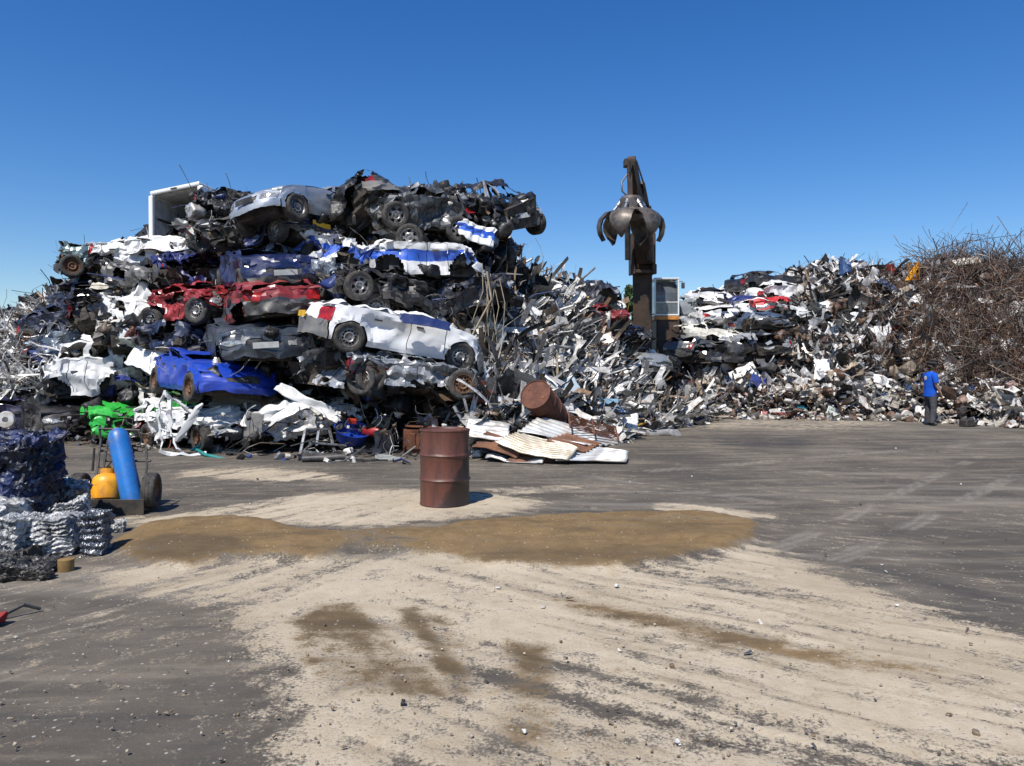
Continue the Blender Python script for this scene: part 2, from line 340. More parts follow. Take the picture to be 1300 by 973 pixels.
    Z = .055 * brownA * (.4 + fbm(X * 2.2, Y * 2.2)) + .012 * p1 * fbm(X * 3, Y * 3) + .02 * (fbm(X * .5, Y * .5) - .5) - .012 * sstep(.5, .75, S) * p1
    Z += brownA * .05 * sstep(.4, .8, fbm(X * 1.1 + 4, Y * 2)) + .035 * brownA * poly([(190, 700), (200, 668), (300, 662), (380, 690), (300, 706)], .3)
    Z *= sstep(30, 12, Y); Z += .014
    V = np.stack([X, Y, Z], -1).reshape(-1, 3)
    i = np.arange(nd - 1)[:, None] * na + np.arange(na - 1)[None, :]
    Q = np.stack([i, i + 1, i + 1 + na, i + na], -1).reshape(-1, 4)
    o = mesh_quads('yard_surface', V, Q, m, None, 60)
    ca = o.data.color_attributes.new('mask', 'FLOAT_COLOR', 'POINT')
    ca.data.foreach_set('color', np.stack([pale_, brown_, dk, stk], -1).astype(np.float32).ravel())
    tag(o, kind='structure')
    g = MB(); s = 1500
    g.add([(-s, -s, -.02), (s, -s, -.02), (s, s, -.02), (-s, s, -.02)], [(0, 1, 2, 3)])
    tag(g.build('ground', m), kind='structure')
build_ground()

# ------------------------------------------------------------------ heaps: outline by bearing, real distance and depth
class Heap:
    def __init__(s, rows, p, plateau):
        s.r = np.array(rows, float); s.p = p; s.pl = plateau
    def par(s, px):
        r = s.r; b = np.interp(px, r[:, 0], r[:, 1]); t = np.interp(px, r[:, 0], r[:, 2]); run = np.interp(px, r[:, 0], r[:, 3])
        d0 = CH * F / (b - HY); d1 = d0 + run; z1 = CH + (HY - t) / F * d1; return d0, d1, np.maximum(z1, .05)
    def z(s, px, d):
        d0, d1, z1 = s.par(px); t = np.clip((d - d0) / (d1 - d0), 0, 1); back = sstep(0, 1, (d - d1 - s.pl) / 5.0)
        return z1 * t ** s.p * (1 - back)
    def hit(s, px, py):
        d0, d1, z1 = s.par(px); dd = np.linspace(d0 - .05, d1, 300); zs = s.z(px, dd); zr = CH + (HY - py) / F * dd
        k = np.argmax(zs >= zr); return dd[k] if (zs >= zr).any() else d1
    def core(s, name, label, back=1.0, mat=None, pxs=None, noise_=.35, seed=1):
        pxs = np.linspace(s.r[0, 0], s.r[-1, 0], 200) if pxs is None else pxs
        D = np.linspace(0, 1, 90); V = []
        d0, d1, z1 = s.par(pxs); dmax = d1 + s.pl + 5
        PX = np.repeat(pxs[None, :], 90, 0); DD = d0[None, :] + (dmax - d0)[None, :] * D[:, None]
        Z = s.z(PX, DD); X = (PX - CX) / F * (DD + back)
        # ends fall to the ground
        endw = sstep(0, .04, (PX - pxs[0]) / (pxs[-1] - pxs[0])) * sstep(0, .04, (pxs[-1] - PX) / (pxs[-1] - pxs[0]))
        Z = Z * endw; Y = DD + back
        Z = Z * (.9 + noise_ * (fbm(X * 1.3, Y * 1.3 + Z * 1.3) - .5)) - .05
        V = np.stack([X, Y, Z], -1).reshape(-1, 3); V = crumple(V, .09, 1.3, seed)
        nx = len(pxs); i = np.arange(89)[:, None] * nx + np.arange(nx - 1)[None, :]
        Q = np.stack([i, i + 1, i + 1 + nx, i + nx], -1).reshape(-1, 4)
        return mesh_quads(name, V, Q, mat or M_under)
car_heap = Heap([(-160, 556, 470, 3), (-80, 558, 440, 3), (0, 560, 412, 3), (40, 560, 402, 3), (90, 560, 365, 3.2), (140, 562, 345, 3.2), (180, 566, 312, 3.2), (240, 570, 290, 3), (300, 575, 268, 3), (400, 578, 262, 3), (500, 580, 262, 3),
                 (560, 578, 256, 3), (620, 574, 268, 3), (645, 570, 320, 3.2), (665, 566, 365, 3.5)], .75, 5)
mid_heap = Heap([(560, 577, 420, 3.5), (600, 578, 362, 4), (640, 578, 350, 5), (680, 577, 362, 5.5), (735, 568, 382, 6.5), (765, 564, 408, 6.5), (782, 561, 444, 6.5), (803, 556, 474, 6), (820, 551, 500, 4), (838, 546, 516, 3), (860, 542, 518, 3), (885, 538, 516, 3), (915, 534, 524, 2)], .8, 3)
far_heap = Heap([(815, 518, 500, 3), (840, 519, 498, 4), (860, 521, 492, 4.5), (868, 524, 440, 5), (878, 528, 394, 5), (930, 530, 384, 5), (985, 531, 372, 5), (1008, 531, 354, 5), (1040, 532, 342, 5), (1080, 532, 340, 5), (1110, 532, 347, 5), (1145, 533, 352, 5), (1165, 534, 350, 5),
                 (1190, 535, 338, 5), (1215, 536, 334, 5), (1250, 538, 338, 5), (1300, 541, 350, 5), (1400, 546, 352, 5), (1480, 550, 400, 4)], .72, 5)

# --- scrap piece shapes, size about one
rs = np.random.RandomState(11)
def grid_q(n, m_):
    i = np.arange(n)[:, None] * (m_ + 1) + np.arange(m_)[None, :]; return np.stack([i, i + 1, i + 2 + m_, i + 1 + m_], -1).reshape(-1, 4)
def p_sheet(seed, n=5, m_=4, ar=.6, amp=.16):
    r = np.random.RandomState(seed); u, v = np.meshgrid(np.linspace(-.5, .5, m_ + 1), np.linspace(-.5, .5, n + 1))
    P = np.stack([v, u * ar, 0 * u], -1).reshape(-1, 3); P[:, :2] += r.normal(size=(len(P), 2)) * .10 * np.array([1 / n, ar / m_])
    cu = r.uniform(-3.2, 3.2) * r.rand(); cu = cu if abs(cu) > .15 else .15; a_ = P[:, 0] * cu; P[:, 0] = np.sin(a_) / cu; P[:, 2] = (1 - np.cos(a_)) / cu
    if r.rand() < .5: k_ = r.uniform(.4, 1.6); m0 = P[:, 1] > r.uniform(-.2, .2) * ar; P[:, 2] += np.where(m0, (P[:, 1] - 0) * k_, 0)
    P[:, 2] += r.uniform(-.6, .6) * P[:, 0] ** 2 + r.uniform(-.8, .8) * P[:, 1] ** 2
    return crumple(P, amp, 1.6, seed), grid_q(n, m_)
def p_angle(seed, wd=.07):
    r = np.random.RandomState(seed); n = 6; t = np.linspace(-.5, .5, n + 1); q = np.zeros((n + 1, 3)); q[:, 0] = t
    k = r.randint(2, 5); q[k:, 2] += (t[k:] - t[k]) * r.uniform(-1, 1); q[:, 1] += r.uniform(-.5, .5) * t ** 2
    P = np.stack([q + [0, wd, 0], q, q + [0, 0, wd]], 1).reshape(-1, 3); return P, grid_q(n, 2)
def p_tube(seed, rad=.03, n=7, curl=.5, ns=5):
    r = np.random.RandomState(seed); t = np.linspace(-.5, .5, n + 1); q = np.zeros((n + 1, 3)); q[:, 0] = t
    q[:, 1] = r.uniform(-curl, curl) * t ** 2 * 2 + r.uniform(-curl, curl) * .2 * np.sin(t * r.uniform(3, 9)); q[:, 2] = r.uniform(-curl, curl) * t ** 2 * 2 + r.uniform(-curl, curl) * .2 * np.sin(t * r.uniform(3, 9) + 1)
    a = np.arange(ns) / ns * 2 * np.pi; ring = np.stack([0 * a, np.cos(a), np.sin(a)], -1) * rad
    P = (q[:, None, :] + ring[None]).reshape(-1, 3)
    Q = [(i * ns + k, i * ns + (k + 1) % ns, (i + 1) * ns + (k + 1) % ns, (i + 1) * ns + k) for i in range(n) for k in range(ns)]
    return P, np.array(Q)
def p_box(seed, sx=1, sy=.6, sz=.35, n=3, amp=.09):
    V = {}; P = []; Q = []
    def vid(k):
        if k not in V: V[k] = len(P); P.append([(k[0] / n - .5) * sx, (k[1] / n - .5) * sy, (k[2] / n - .5) * sz])
        return V[k]
    for ax in range(3):
        for sd in (0, n):
            for i in range(n):
                for j in range(n):
                    c = []
                    for (a, b) in ((0, 0), (1, 0), (1, 1), (0, 1)):
                        k = [0, 0, 0]; k[ax] = sd; k[(ax + 1) % 3] = i + a; k[(ax + 2) % 3] = j + b; c.append(vid(tuple(k)))
                    Q.append(c if sd else c[::-1])
    return crumple(np.array(P, float), amp, 1.6, seed), np.array(Q)
def p_ring(seed, rad=.05, arc=1.0):
    n = 14; a = np.linspace(0, 2 * np.pi * arc, n + 1); b = np.arange(5) / 5 * 2 * np.pi
    P = np.stack([(.5 + rad * np.cos(b)[None]) * np.cos(a)[:, None], (.5 + rad * np.cos(b)[None]) * np.sin(a)[:, None], rad * np.sin(b)[None] + 0 * a[:, None]], -1).reshape(-1, 3)
    Q = [(i * 5 + k, i * 5 + (k + 1) % 5, (i + 1) * 5 + (k + 1) % 5, (i + 1) * 5 + k) for i in range(n) for k in range(5)]
    return P, np.array(Q)
KIND = dict(sheet=[p_sheet(s, ar=.35 + .5 * ((s * 37) % 10) / 10) for s in range(26)], shard=[p_sheet(100 + s, 3, 2, .4, .14) for s in range(16)],
            angle=[p_angle(s) for s in range(12)], thin=[p_angle(50 + s, .03) for s in range(12)], tube=[p_tube(s) for s in range(12)],
            wire=[p_tube(60 + s, .006, 9, 1.3, 3) for s in range(24)], cable=[p_tube(90 + s, .012, 10, 1.6, 4) for s in range(12)],
            box=[p_box(s) for s in range(8)], lump=[p_box(30 + s, .9, .7, .6, 4, .16) for s in range(8)], ring=[p_ring(s, .05, .5 + .06 * s) for s in range(8)], tyre=[p_ring(0, .16)])
KIND['strip'] = [p_sheet(400 + k, 12, 2, .030 + .022 * (k % 3), .05) for k in range(20)]
def rotm(r, tilt=None):
    q = r.normal(size=4)
    if tilt is not None:                                               # mostly lying flat
        a, b_, c_ = r.normal() * tilt, r.normal() * tilt, r.rand() * 6.28
        return np.array(Euler((a, b_, c_)).to_matrix())
    q /= np.linalg.norm(q); w_, x, y, z = q
    return np.array([[1 - 2 * (y * y + z * z), 2 * (x * y - z * w_), 2 * (x * z + y * w_)], [2 * (x * y + z * w_), 1 - 2 * (x * x + z * z), 2 * (y * z - x * w_)], [2 * (x * z - y * w_), 2 * (y * z + x * w_), 1 - 2 * (x * x + y * y)]])
def scatter(name, pts, spec, pal, seed, parent=None, tilt=None, mat=None, smooth=None):
    """spec: [(kind, weight, size0, size1)]; pal: [(weight, (r,g,b), metallic)] or {kind: pal}; one mesh"""
    r = np.random.RandomState(seed); kw = np.array([s[1] for s in spec], float); kw /= kw.sum()
    Vs = []; Qs = []; Cs = []; b = 0
    kinds = r.choice(len(spec), len(pts), p=kw)
    for p, ki in zip(pts, kinds):
        k, _, s0, s1 = spec[ki]; pp = pal[k] if isinstance(pal, dict) and k in pal else (pal['*'] if isinstance(pal, dict) else pal)
        pw = np.array([x[0] for x in pp], float); pw /= pw.sum(); c = pp[r.choice(len(pp), p=pw)]
        P, Q = KIND[k][r.randint(len(KIND[k]))]; s = s0 + (s1 - s0) * r.rand() ** 1.6
        W = (P * s * np.array([1, r.uniform(.7, 1.3), r.uniform(.7, 1.3)])) @ rotm(r, tilt).T + p
        Vs.append(W); Qs.append(Q + b); b += len(P)
        cc = np.array(c[1]) * r.uniform(.72, 1.25); Cs.append(np.tile([*cc, c[2]], (len(P), 1)))
    return mesh_quads(name, np.concatenate(Vs), np.concatenate(Qs), mat or M_scrap, parent, smooth, np.concatenate(Cs))
def heap_pts(h, N, seed, off=(0, .5), t0=0, t1=1.25, px0=None, px1=None, tp=1.0, jz=.12):
    r = np.random.RandomState(seed); px = r.uniform(px0 if px0 is not None else h.r[0, 0], px1 if px1 is not None else h.r[-1, 0], N)
    d0, d1, z1 = h.par(px); t = t0 + (t1 - t0) * r.rand(N) ** tp; d = d0 + (d1 - d0) * t
    z = h.z(px, d) + r.normal(size=N) * jz; o = r.uniform(off[0], off[1], N)
    return np.stack([(px - CX) / F * (d + o), d + o, np.maximum(z, .04)], -1)
DK = [(4.5, (.014, .014, .015), .2), (2, (.035, .033, .032), .4), (1, (.10, .075, .05), .1), (1.4, (.30, .30, .30), .6), (.9, (.55, .54, .50), .1), (.25, (.02, .04, .16), 0), (.2, (.17, .05, .03), 0)]
MIX = [(3.4, (.50, .50, .49), .4), (2.8, (.66, .65, .62), .05), (2.4, (.20, .20, .20), .5), (2.6, (.03, .03, .032), .2), (1.3, (.20, .14, .09), .1), (.7, (.33, .27, .19), 0), (.16, (.05, .11, .26), .1), (.08, (.24, .05, .035), 0), (.07, (.55, .33, .04), 0)]
SHR = [(3.2, (.52, .52, .52), .4), (3.0, (.70, .69, .67), .05), (2.2, (.17, .17, .17), .5), (3.2, (.028, .027, .027), .15), (1.9, (.15, .095, .06), .1), (.8, (.33, .27, .20), 0), (.12, (.04, .1, .25), .1), (.14, (.25, .045, .035), 0)]
WIR = [(3, (.19, .108, .070), .1), (2, (.10, .062, .044), .1), (1.3, (.32, .25, .19), .1), (1.8, (.035, .03, .03), .1), (.5, (.5, .47, .43), .4)]
LIGHT = [(4, (.70, .70, .68), .1), (2, (.50, .50, .50), .4), (1, (.12, .12, .12), .3), (.8, (.3, .22, .15), 0)]

def stuff(o, label, cat): return tag(o, label, cat, None, 'stuff')
stuff(car_heap.core('scrap_heap', '', 1.5, None, None, .25, 4), 'dark mass of crushed scrap packed behind and under the stacked car wrecks', 'scrap heap')
stuff(mid_heap.core('scrap_heap', '', .45, None, None, .3, 5), 'dark earthy scrap inside the middle heap between wrecks and grab crane', 'scrap heap')
stuff(far_heap.core('scrap_heap', '', .45, None, None, .3, 6), 'dark earthy scrap inside the far right heap behind the worker', 'scrap heap')
GEN = [('sheet', 3, .25, .9), ('shard', 3, .12, .4), ('angle', 2.2, .3, 1.3), ('thin', 1.8, .3, 1.2), ('tube', 1.6, .3, 1.3), ('wire', 1.5, .6, 1.6), ('cable', 1, .4, 1.3), ('box', .8, .2, .5), ('lump', .7, .2, .5), ('ring', .5, .2, .6)]
stuff(scatter('tangled_scrap', heap_pts(car_heap, 6000, 21, (.38, 1.4), .02, 1.22, tp=.8, jz=.2), [('sheet', 2.2, .25, .7), ('strip', 1.6, .4, 1.3), ('shard', 2.5, .12, .34), ('angle', 1.6, .3, .9), ('thin', .7, .3, .8), ('tube', 1.1, .25, .8), ('wire', .3, .5, 1.1), ('cable', 1.3, .4, 1.1), ('box', 1, .2, .6), ('lump', 2, .25, .7), ('ring', .5, .2, .6)], DK, 1),
      'tangled hoses, engine bits and torn sheet wedged between the stacked wrecks', 'scrap')
stuff(scatter('tangled_scrap', heap_pts(mid_heap, 7500, 22, (-.1, .5), 0, 1.2, 585, 900), [('sheet', 1.7, .25, .85), ('strip', 7, .6, 2.2), ('shard', 1.3, .12, .35), ('angle', 2.6, .3, 1.3), ('thin', 2.4, .3, 1.3), ('tube', 2.2, .3, 1.4), ('wire', 1.3, .6, 1.5), ('cable', .7, .4, 1.1), ('box', .7, .15, .4), ('lump', .5, .2, .4), ('ring', .6, .2, .5)], {'*': MIX, 'strip': LIGHT + [(4, (.03, .03, .03), .2), (1, (.2, .13, .08), .1)], 'angle': LIGHT + [(2.5, (.03, .03, .03), .2), (1, (.2, .13, .08), .1)], 'tube': LIGHT + [(2, (.04, .04, .04), .2)], 'shard': [(1, (.70, .69, .66), .05), (1, (.25, .25, .25), .4), (1.5, (.03, .03, .03), .2), (.6, (.2, .13, .08), 0)]}, 2),
      'mixed light scrap of strips, pipes and sheet on the middle heap', 'scrap')
stuff(scatter('shredded_scrap', np.concatenate([heap_pts(far_heap, 11500, 23, (-.15, .5), 0, 1.2, 860, 1190), heap_pts(far_heap, 500, 93, (-.3, .3), .1, .8, 1190, 1320)]), [('sheet', 3.8, .22, .85), ('strip', 5.5, .4, 1.5), ('shard', 4.2, .10, .38), ('angle', 1.2, .2, .8), ('thin', .7, .3, .9), ('tube', .7, .2, .8), ('wire', .5, .5, 1.1), ('box', .7, .12, .32), ('lump', .8, .14, .36), ('ring', .3, .15, .4)], {'*': SHR, 'strip': LIGHT + [(3, (.03, .03, .03), .2), (1, (.2, .13, .08), .1)], 'angle': LIGHT}, 3),
      'grey and white shredded sheet metal heaped across the far right heap', 'scrap')
stuff(scatter('shredded_scrap', heap_pts(far_heap, 800, 33, (-.2, .6), 0, .75, 860, 1145), [('sheet', 2, .3, .75), ('lump', 1, .3, .6), ('wire', 3, .6, 1.4), ('shard', 3, .2, .4)], [(2, (.13, .075, .045), .1), (2, (.07, .045, .035), .1), (1, (.2, .15, .11), 0)], 35),
      'rusty brown clumps of steel mixed into the far grey shredded heap', 'scrap')
stuff(scatter('wire_tangle', np.concatenate([heap_pts(far_heap, 7600, 24, (-.4, .3), .16, 1.15, 1158, 1480, jz=.16), heap_pts(far_heap, 1100, 25, (-.3, .3), .2, 1.0, 1100, 1180), heap_pts(far_heap, 1500, 55, (-.45, .1), .05, .45, 1200, 1340)]), [('wire', 8, .6, 1.7), ('cable', 2.6, .4, 1.2), ('thin', .4, .5, 1.2), ('shard', .5, .15, .35)], WIR, 4),
      'rusty brown tangle of wire and reinforcing bar covering the right heap', 'wire')
tw = heap_pts(far_heap, 620, 26, (-.5, 1.5), .85, 1.25, 1172, 1330, jz=.22); tw[:, 2] += .1
stuff(scatter('wire_tangle', tw, [('wire', 6, .9, 2.6), ('thin', .5, .5, 1.1)], [(2, (.12, .10, .09), .2), (1.5, (.3, .28, .27), .3), (1, (.14, .08, .05), .1)], 5), 'springy grey wires sticking up against the sky on the right heap', 'wire')
stuff(scatter('twisted_strips', heap_pts(car_heap, 2000, 27, (-.7, .2), .3, 1.12, -80, 70), [('thin', 4, .4, 1.0), ('angle', 3, .3, 1.0), ('wire', 2, .5, 1.2), ('shard', 1, .2, .4)], LIGHT, 6), 'pale twisted metal strips heaped left of the car wrecks', 'scrap')
stuff(scatter('loose_scrap', heap_pts(far_heap, 2600, 28, (-.9, .4), -.06, .12, 855, 1330, jz=.05), [('shard', 4, .08, .3), ('sheet', 2, .2, .55), ('thin', 1, .3, .8), ('lump', 1.2, .1, .3), ('wire', 1, .3, 1.0), ('box', 1, .1, .3)], [(3, (.6, .58, .54), .1), (2, (.4, .36, .30), .1), (1.5, (.2, .2, .2), .4), (1.3, (.16, .10, .07), 0), (.4, (.3, .2, .17), 0), (.15, (.04, .1, .25), 0)], 7, tilt=.5), 'loose pale scrap and rubble spilled along the foot of the far heap', 'scrap')
stuff(scatter('loose_scrap', heap_pts(mid_heap, 900, 29, (-.6, .5), -.05, .15, 590, 900, jz=.06), [('shard', 3, .1, .3), ('sheet', 2, .2, .6), ('thin', 2, .4, 1.0), ('tube', 1, .3, 1.0), ('wire', 1, .4, 1.2), ('box', 1, .1, .3)], MIX, 8, tilt=.4), 'small scrap spilled along the foot of the middle heap', 'scrap')
lp = heap_pts(car_heap, 520, 30, (-1.0, .4), -.08, .08, -20, 600, jz=.04)
stuff(scatter('loose_scrap', lp, [('shard', 4, .06, .2), ('thin', 2, .3, .8), ('lump', 1.2, .08, .2), ('wire', 1, .3, .8), ('cable', 1, .2, .6)], DK + [(1.5, (.55, .54, .5), .1)], 9, tilt=.35), 'small broken bits lying at the foot of the car wrecks', 'scrap')
r_ = np.random.RandomState(5); lit = []
for k in range(110):
    p = gnd(r_.uniform(-100, 1400), 560 + 400 * r_.rand() ** 1.5); p[2] = .03; lit.append(p)
grit = [gnd(r_.uniform(0, 1350), 660 + 320 * r_.rand() ** .8) for k in range(520)]
for p in grit: p[2] = .022 + .01 * r_.rand()
stuff(scatter('grit', grit, [('lump', 1, .004, .016)], [(3, (.40, .34, .26), 0), (1, (.14, .12, .10), 0), (1, (.22, .16, .09), 0)], 12, tilt=.3), 'fine stone grit strewn over the sand and tarmac in the foreground', 'grit')
stuff(scatter('litter', lit, [('shard', 3, .015, .06), ('lump', 1, .012, .035)], [(3, (.6, .59, .56), 0), (1, (.05, .05, .05), 0), (1, (.2, .15, .1), 0)], 10, tilt=.3), 'scattered white and dark crumbs on the yard surface', 'litter')

KIND['panel'] = [(crumple(p_sheet(300 + k, 9, 7, .5, .12)[0], .05, 5, 300 + k), p_sheet(300 + k, 9, 7, .5, .12)[1]) for k in range(30)]
PNL = [(3.2, (.66, .66, .64), .05), (2.2, (.30, .31, .33), .5), (3.5, (.016, .016, .018), .1), (1.2, (.10, .11, .12), .3), (.45, (.012, .03, .20), 0), (.25, (.22, .02, .02), 0), (.3, (.34, .30, .22), 0), (.25, (.16, .085, .045), 0)]
stuff(scatter('torn_body_panels', heap_pts(car_heap, 330, 41, (.05, .9), .02, 1.15, 0, 655, jz=.2), [('panel', 1, .28, .85)], PNL, 42, smooth=22), 'torn and folded pieces of car bodywork jammed between the wrecks', 'scrap')
stuff(scatter('torn_body_panels', heap_pts(mid_heap, 90, 43, (-.4, .1), .05, 1.15, 595, 860, jz=.1), [('panel', 1, .35, 1.1)], [(3, (.66, .65, .63), .1), (2, (.35, .35, .35), .4), (1, (.05, .05, .05), .2), (.5, (.22, .14, .09), 0)], 44, smooth=22), 'bent sheet panels lying over the middle heap', 'scrap')
stuff(scatter('torn_body_panels', heap_pts(far_heap, 480, 45, (-.4, .05), .03, 1.12, 865, 1200, jz=.1), [('panel', 1, .35, .95)], SHR, 46, smooth=22), 'larger pale crumpled sheets standing out of the far shredded heap', 'scrap')
r_ = np.random.RandomState(15); cr = []
for k in range(330):
    x = r_.uniform(470, 640); y = np.interp(x, [470, 520, 560, 600, 640], [258, 250, 240, 248, 275]) + r_.uniform(0, 22); cr.append(at(x, y, 17.2 + r_.uniform(-.3, .9)))
for k in range(160):
    x = r_.uniform(245, 340); cr.append(at(x, 256 + r_.uniform(0, 30), 17.4 + r_.uniform(-.3, .9)))
stuff(scatter('engine_scrap', cr, [('lump', 4, .2, .5), ('cable', 2, .3, .8), ('sheet', 2, .2, .5), ('thin', 1, .3, .8), ('ring', .6, .2, .4), ('shard', 2, .15, .4)], [(3, (.03, .03, .03), .3), (2, (.12, .12, .12), .5), (1.2, (.38, .38, .37), .5), (.5, (.25, .17, .1), 0)], 17), 'greasy engine blocks and hoses strewn along the top of the car pile', 'scrap')
# ------------------------------------------------------------------ wheels
def make_wheel_meshes():
    MY = Matrix.Rotation(R(90), 4, 'X')       # lathe axis z -> -y
    out = {}
    t = MB(); prof = [(.185, -.085), (.20, -.10), (.25, -.105), (.275, -.095), (.288, -.075), (.290, -.03), (.284, -.028), (.290, -.02), (.290, .02), (.284, .028), (.290, .03), (.288, .075), (.275, .095), (.25, .105), (.20, .10), (.185, .085)]
    t.lathe(prof, 36, MY)
    o = t.build('tyre', M_tyre, None, 40); out['tyre'] = o.data; bpy.data.objects.remove(o)
    def rim(mat, slots, key):
        q = MB()
        for sgn in (1, -1):
            pr = [(.188, .088 * sgn), (.180, .092 * sgn), (.172, .070 * sgn), (.160, .045 * sgn), (.135, .050 * sgn), (.098, .062 * sgn), (.085, .070 * sgn), (.05, .045 * sgn), (.03, .045 * sgn), (.028, .07 * sgn), (.0, .072 * sgn)]
            q.lathe(pr, 36, MY, 0, (lambda i, k: i == 4 and k % 3 != 0) if slots == 12 else (lambda i, k: i in (3, 4) and k % 6 not in (0, 1, 5)))
        q.lathe([(.0, .0), (.18, .0)], 24, MY, 1); q.lathe([(.175, -.09), (.175, .09)], 24, MY, 1)
        o = q.build('rim', [mat, M_under], None, 35); out[key] = o.data; bpy.data.objects.remove(o)
    rim(M_rim, 12, 'rim'); rim(M_rimr, 12, 'rim_rusty'); rim(M_rim, 6, 'rim_slots')
    return out
WM = make_wheel_meshes()
def wheel(parent, loc, rot, rim='rim', s=1.0, top=None):
    e = empty('wheel', loc, rot, parent=parent); e.scale = (s, s, s)
    for nm, k in (('tyre', 'tyre'), ('rim', rim)):
        o = bpy.data.objects.new(nm, WM[k]); COL.objects.link(o); o.parent = e
    return e
# ------------------------------------------------------------------ cars
def shell(nx, ny, nz):
    ids = {}; PR = []; Q = []; TG = []
    def vid(i, j, k):
        key = (i, j, k)
        if key not in ids: ids[key] = len(PR); PR.append((i / nx * 2 - 1, j / ny * 2 - 1, k / nz))
        return ids[key]
    for i in range(nx):
        for j in range(ny): Q.append((vid(i, j, nz), vid(i + 1, j, nz), vid(i + 1, j + 1, nz), vid(i, j + 1, nz))); TG.append(0)
        for k in range(nz):
            Q.append((vid(i, 0, k), vid(i + 1, 0, k), vid(i + 1, 0, k + 1), vid(i, 0, k + 1))); TG.append(1)
            Q.append((vid(i + 1, ny, k), vid(i, ny, k), vid(i, ny, k + 1), vid(i + 1, ny, k + 1))); TG.append(2)
    for j in range(ny):
        for k in range(nz):
            Q.append((vid(nx, j, k), vid(nx, j + 1, k), vid(nx, j + 1, k + 1), vid(nx, j, k + 1))); TG.append(3)
            Q.append((vid(0, j + 1, k), vid(0, j, k), vid(0, j, k + 1), vid(0, j + 1, k + 1))); TG.append(4)
    return np.array(PR), np.array(Q), np.array(TG)
STYLE = {'hatch': dict(top=[(-1, .84), (-.5, .92), (.25, .92), (.46, .89), (.8, .79), (1, .66)], g=(-.95, .44, -.74, .14)),
         'sedan': dict(top=[(-1, .82), (-.6, .91), (.25, .90), (.46, .87), (.8, .77), (1, .64)], g=(-.66, .44, -.40, .14)),
         'van': dict(top=[(-1, .95), (-.5, .98), (.4, .98), (.62, .95), (.85, .86), (1, .68)], g=(-.99, .66, -.95, .36))}
CARS = 'crushed car wrecks stacked in the left pile'
def car(label, px, py, col, yaw=0, pitch=0, roll=0, off=.55, heap=car_heap, L=3.7, W=1.58, H=1.38, style='hatch', roof=.75, crum=.03, cf=.06, cr=.06, wheels='abcd', seed=1, sq=.95, bend=0,
        stripe=None, bumper=None, glass=False, plate=None, rim='rim', lo=False, d=None, group=CARS, name='wrecked_car', metal=0.0, dirt=.5, lights=True, clutter=38, doors=True, cuts=(-1.01, 1.01), rough=.33, cat='car'):
    crum = crum * 1.35 if crum > .025 else crum; r = np.random.RandomState(seed); S = STYLE[style]; WB = L * .63; RW = .29; RA = .345
    nx, ny, nz = (30, 9, 7) if lo else (58, 18, 12)
    body_m = paint(col, dirt, metal, rough, stripe)
    bump_m = bumper or M_black
    def squash(P, wgt=None):
        x = P[:, 0]; s = x / (L / 2)
        w_ = crum + cf * sstep(.45, 1.0, s) + cr * sstep(-.45, -1.0, s)
        Q_ = crumple(P, 1.0, 1.5, seed * 13 + 5, 9, w_); Q_ = crumple(Q_, .55, 3.6, seed * 7 + 3, 6, w_); Q_ = crumple(Q_, .28, 8.0, seed * 5 + 1, 5, w_)
        Q_[:, 0] -= np.sign(s) * np.abs(s) ** 3 * (np.where(s > 0, cf, cr) * 1.6)
        Q_[:, 2] = Q_[:, 2] * sq + bend * (s ** 2 - .35)
        return Q_
    dent = [(r.uniform(-.8, .8) * L / 2, r.choice([-1, 1]) * W / 2, r.uniform(.4, .8), r.uniform(.25, .5), r.uniform(.05, .14) * (1 + 8 * crum)) for _ in range(5)]
    def dents(P):
        for (dx, dy, dz, rad, dep) in dent:
            q = np.linalg.norm(P - [dx, dy, dz], axis=1); P[:, 1] -= np.sign(dy) * dep * sstep(rad, 0, q)
        return P
    # lower body
    PR, Q, TG = shell(nx, ny, nz); s, t, rr = PR.T
    zt = np.interp(s, *np.array(S['top']).T); zb = .20 + .05 * np.abs(s) ** 6; z = zb + rr * (zt - zb) + .045 * (1 - t ** 2) * rr ** 4
    wp = np.interp((z - .2) / .75, [0, .15, .45, .8, 1], [.93, .985, 1, .975, .93]); y = t * W / 2 * wp * (1 - .11 * np.abs(s) ** 5)
    x = s * L / 2 - np.sign(s) * .24 * np.abs(s) ** 6 * np.abs(t) ** 3 + np.sign(s) * np.abs(s) ** 14 * (.05 - .16 * rr ** 3)
    P = np.stack([x, y, z], -1)
    side = np.abs(t) > .999
    for xc in (WB / 2, -WB / 2):
        dx = P[:, 0] - xc; dz = P[:, 2] - RW; dist = np.hypot(dx, dz) + 1e-6; cell = .62 * L / nx
        mv = side & (np.abs(dist - RA) < cell) & (P[:, 2] > .18); k = RA / dist
        P[:, 0] = np.where(mv, xc + dx * k, P[:, 0]); P[:, 2] = np.where(mv, np.maximum(RW + dz * k, .19), P[:, 2])
        P[:, 1] += np.where(side & (dist < RA + .09), np.sign(P[:, 1]) * .022, 0)
    rest = P.copy(); ctr = rest[Q].mean(1); pc = PR[Q].mean(1)
    keep = np.ones(len(Q), bool)
    for xc in (WB / 2, -WB / 2): keep &= ~(((TG == 1) | (TG == 2)) & (np.hypot(ctr[:, 0] - xc, ctr[:, 2] - RW) < RA - .01))
    g0, g1, g2, g3 = S['g']
    keep &= ~((TG == 0) & (pc[:, 0] > g0 + .04) & (pc[:, 0] < g1 - .03) & (np.abs(pc[:, 1]) < .93))
    keep &= (pc[:, 0] > cuts[0]) & (pc[:, 0] < cuts[1])
    if crum > .05: keep &= ~((fbm(ctr[:, 0] * 1.5 + seed, (ctr[:, 2] + ctr[:, 1]) * 2.2 + seed * .7, 3) > .655))
    P = squash(dents(P))
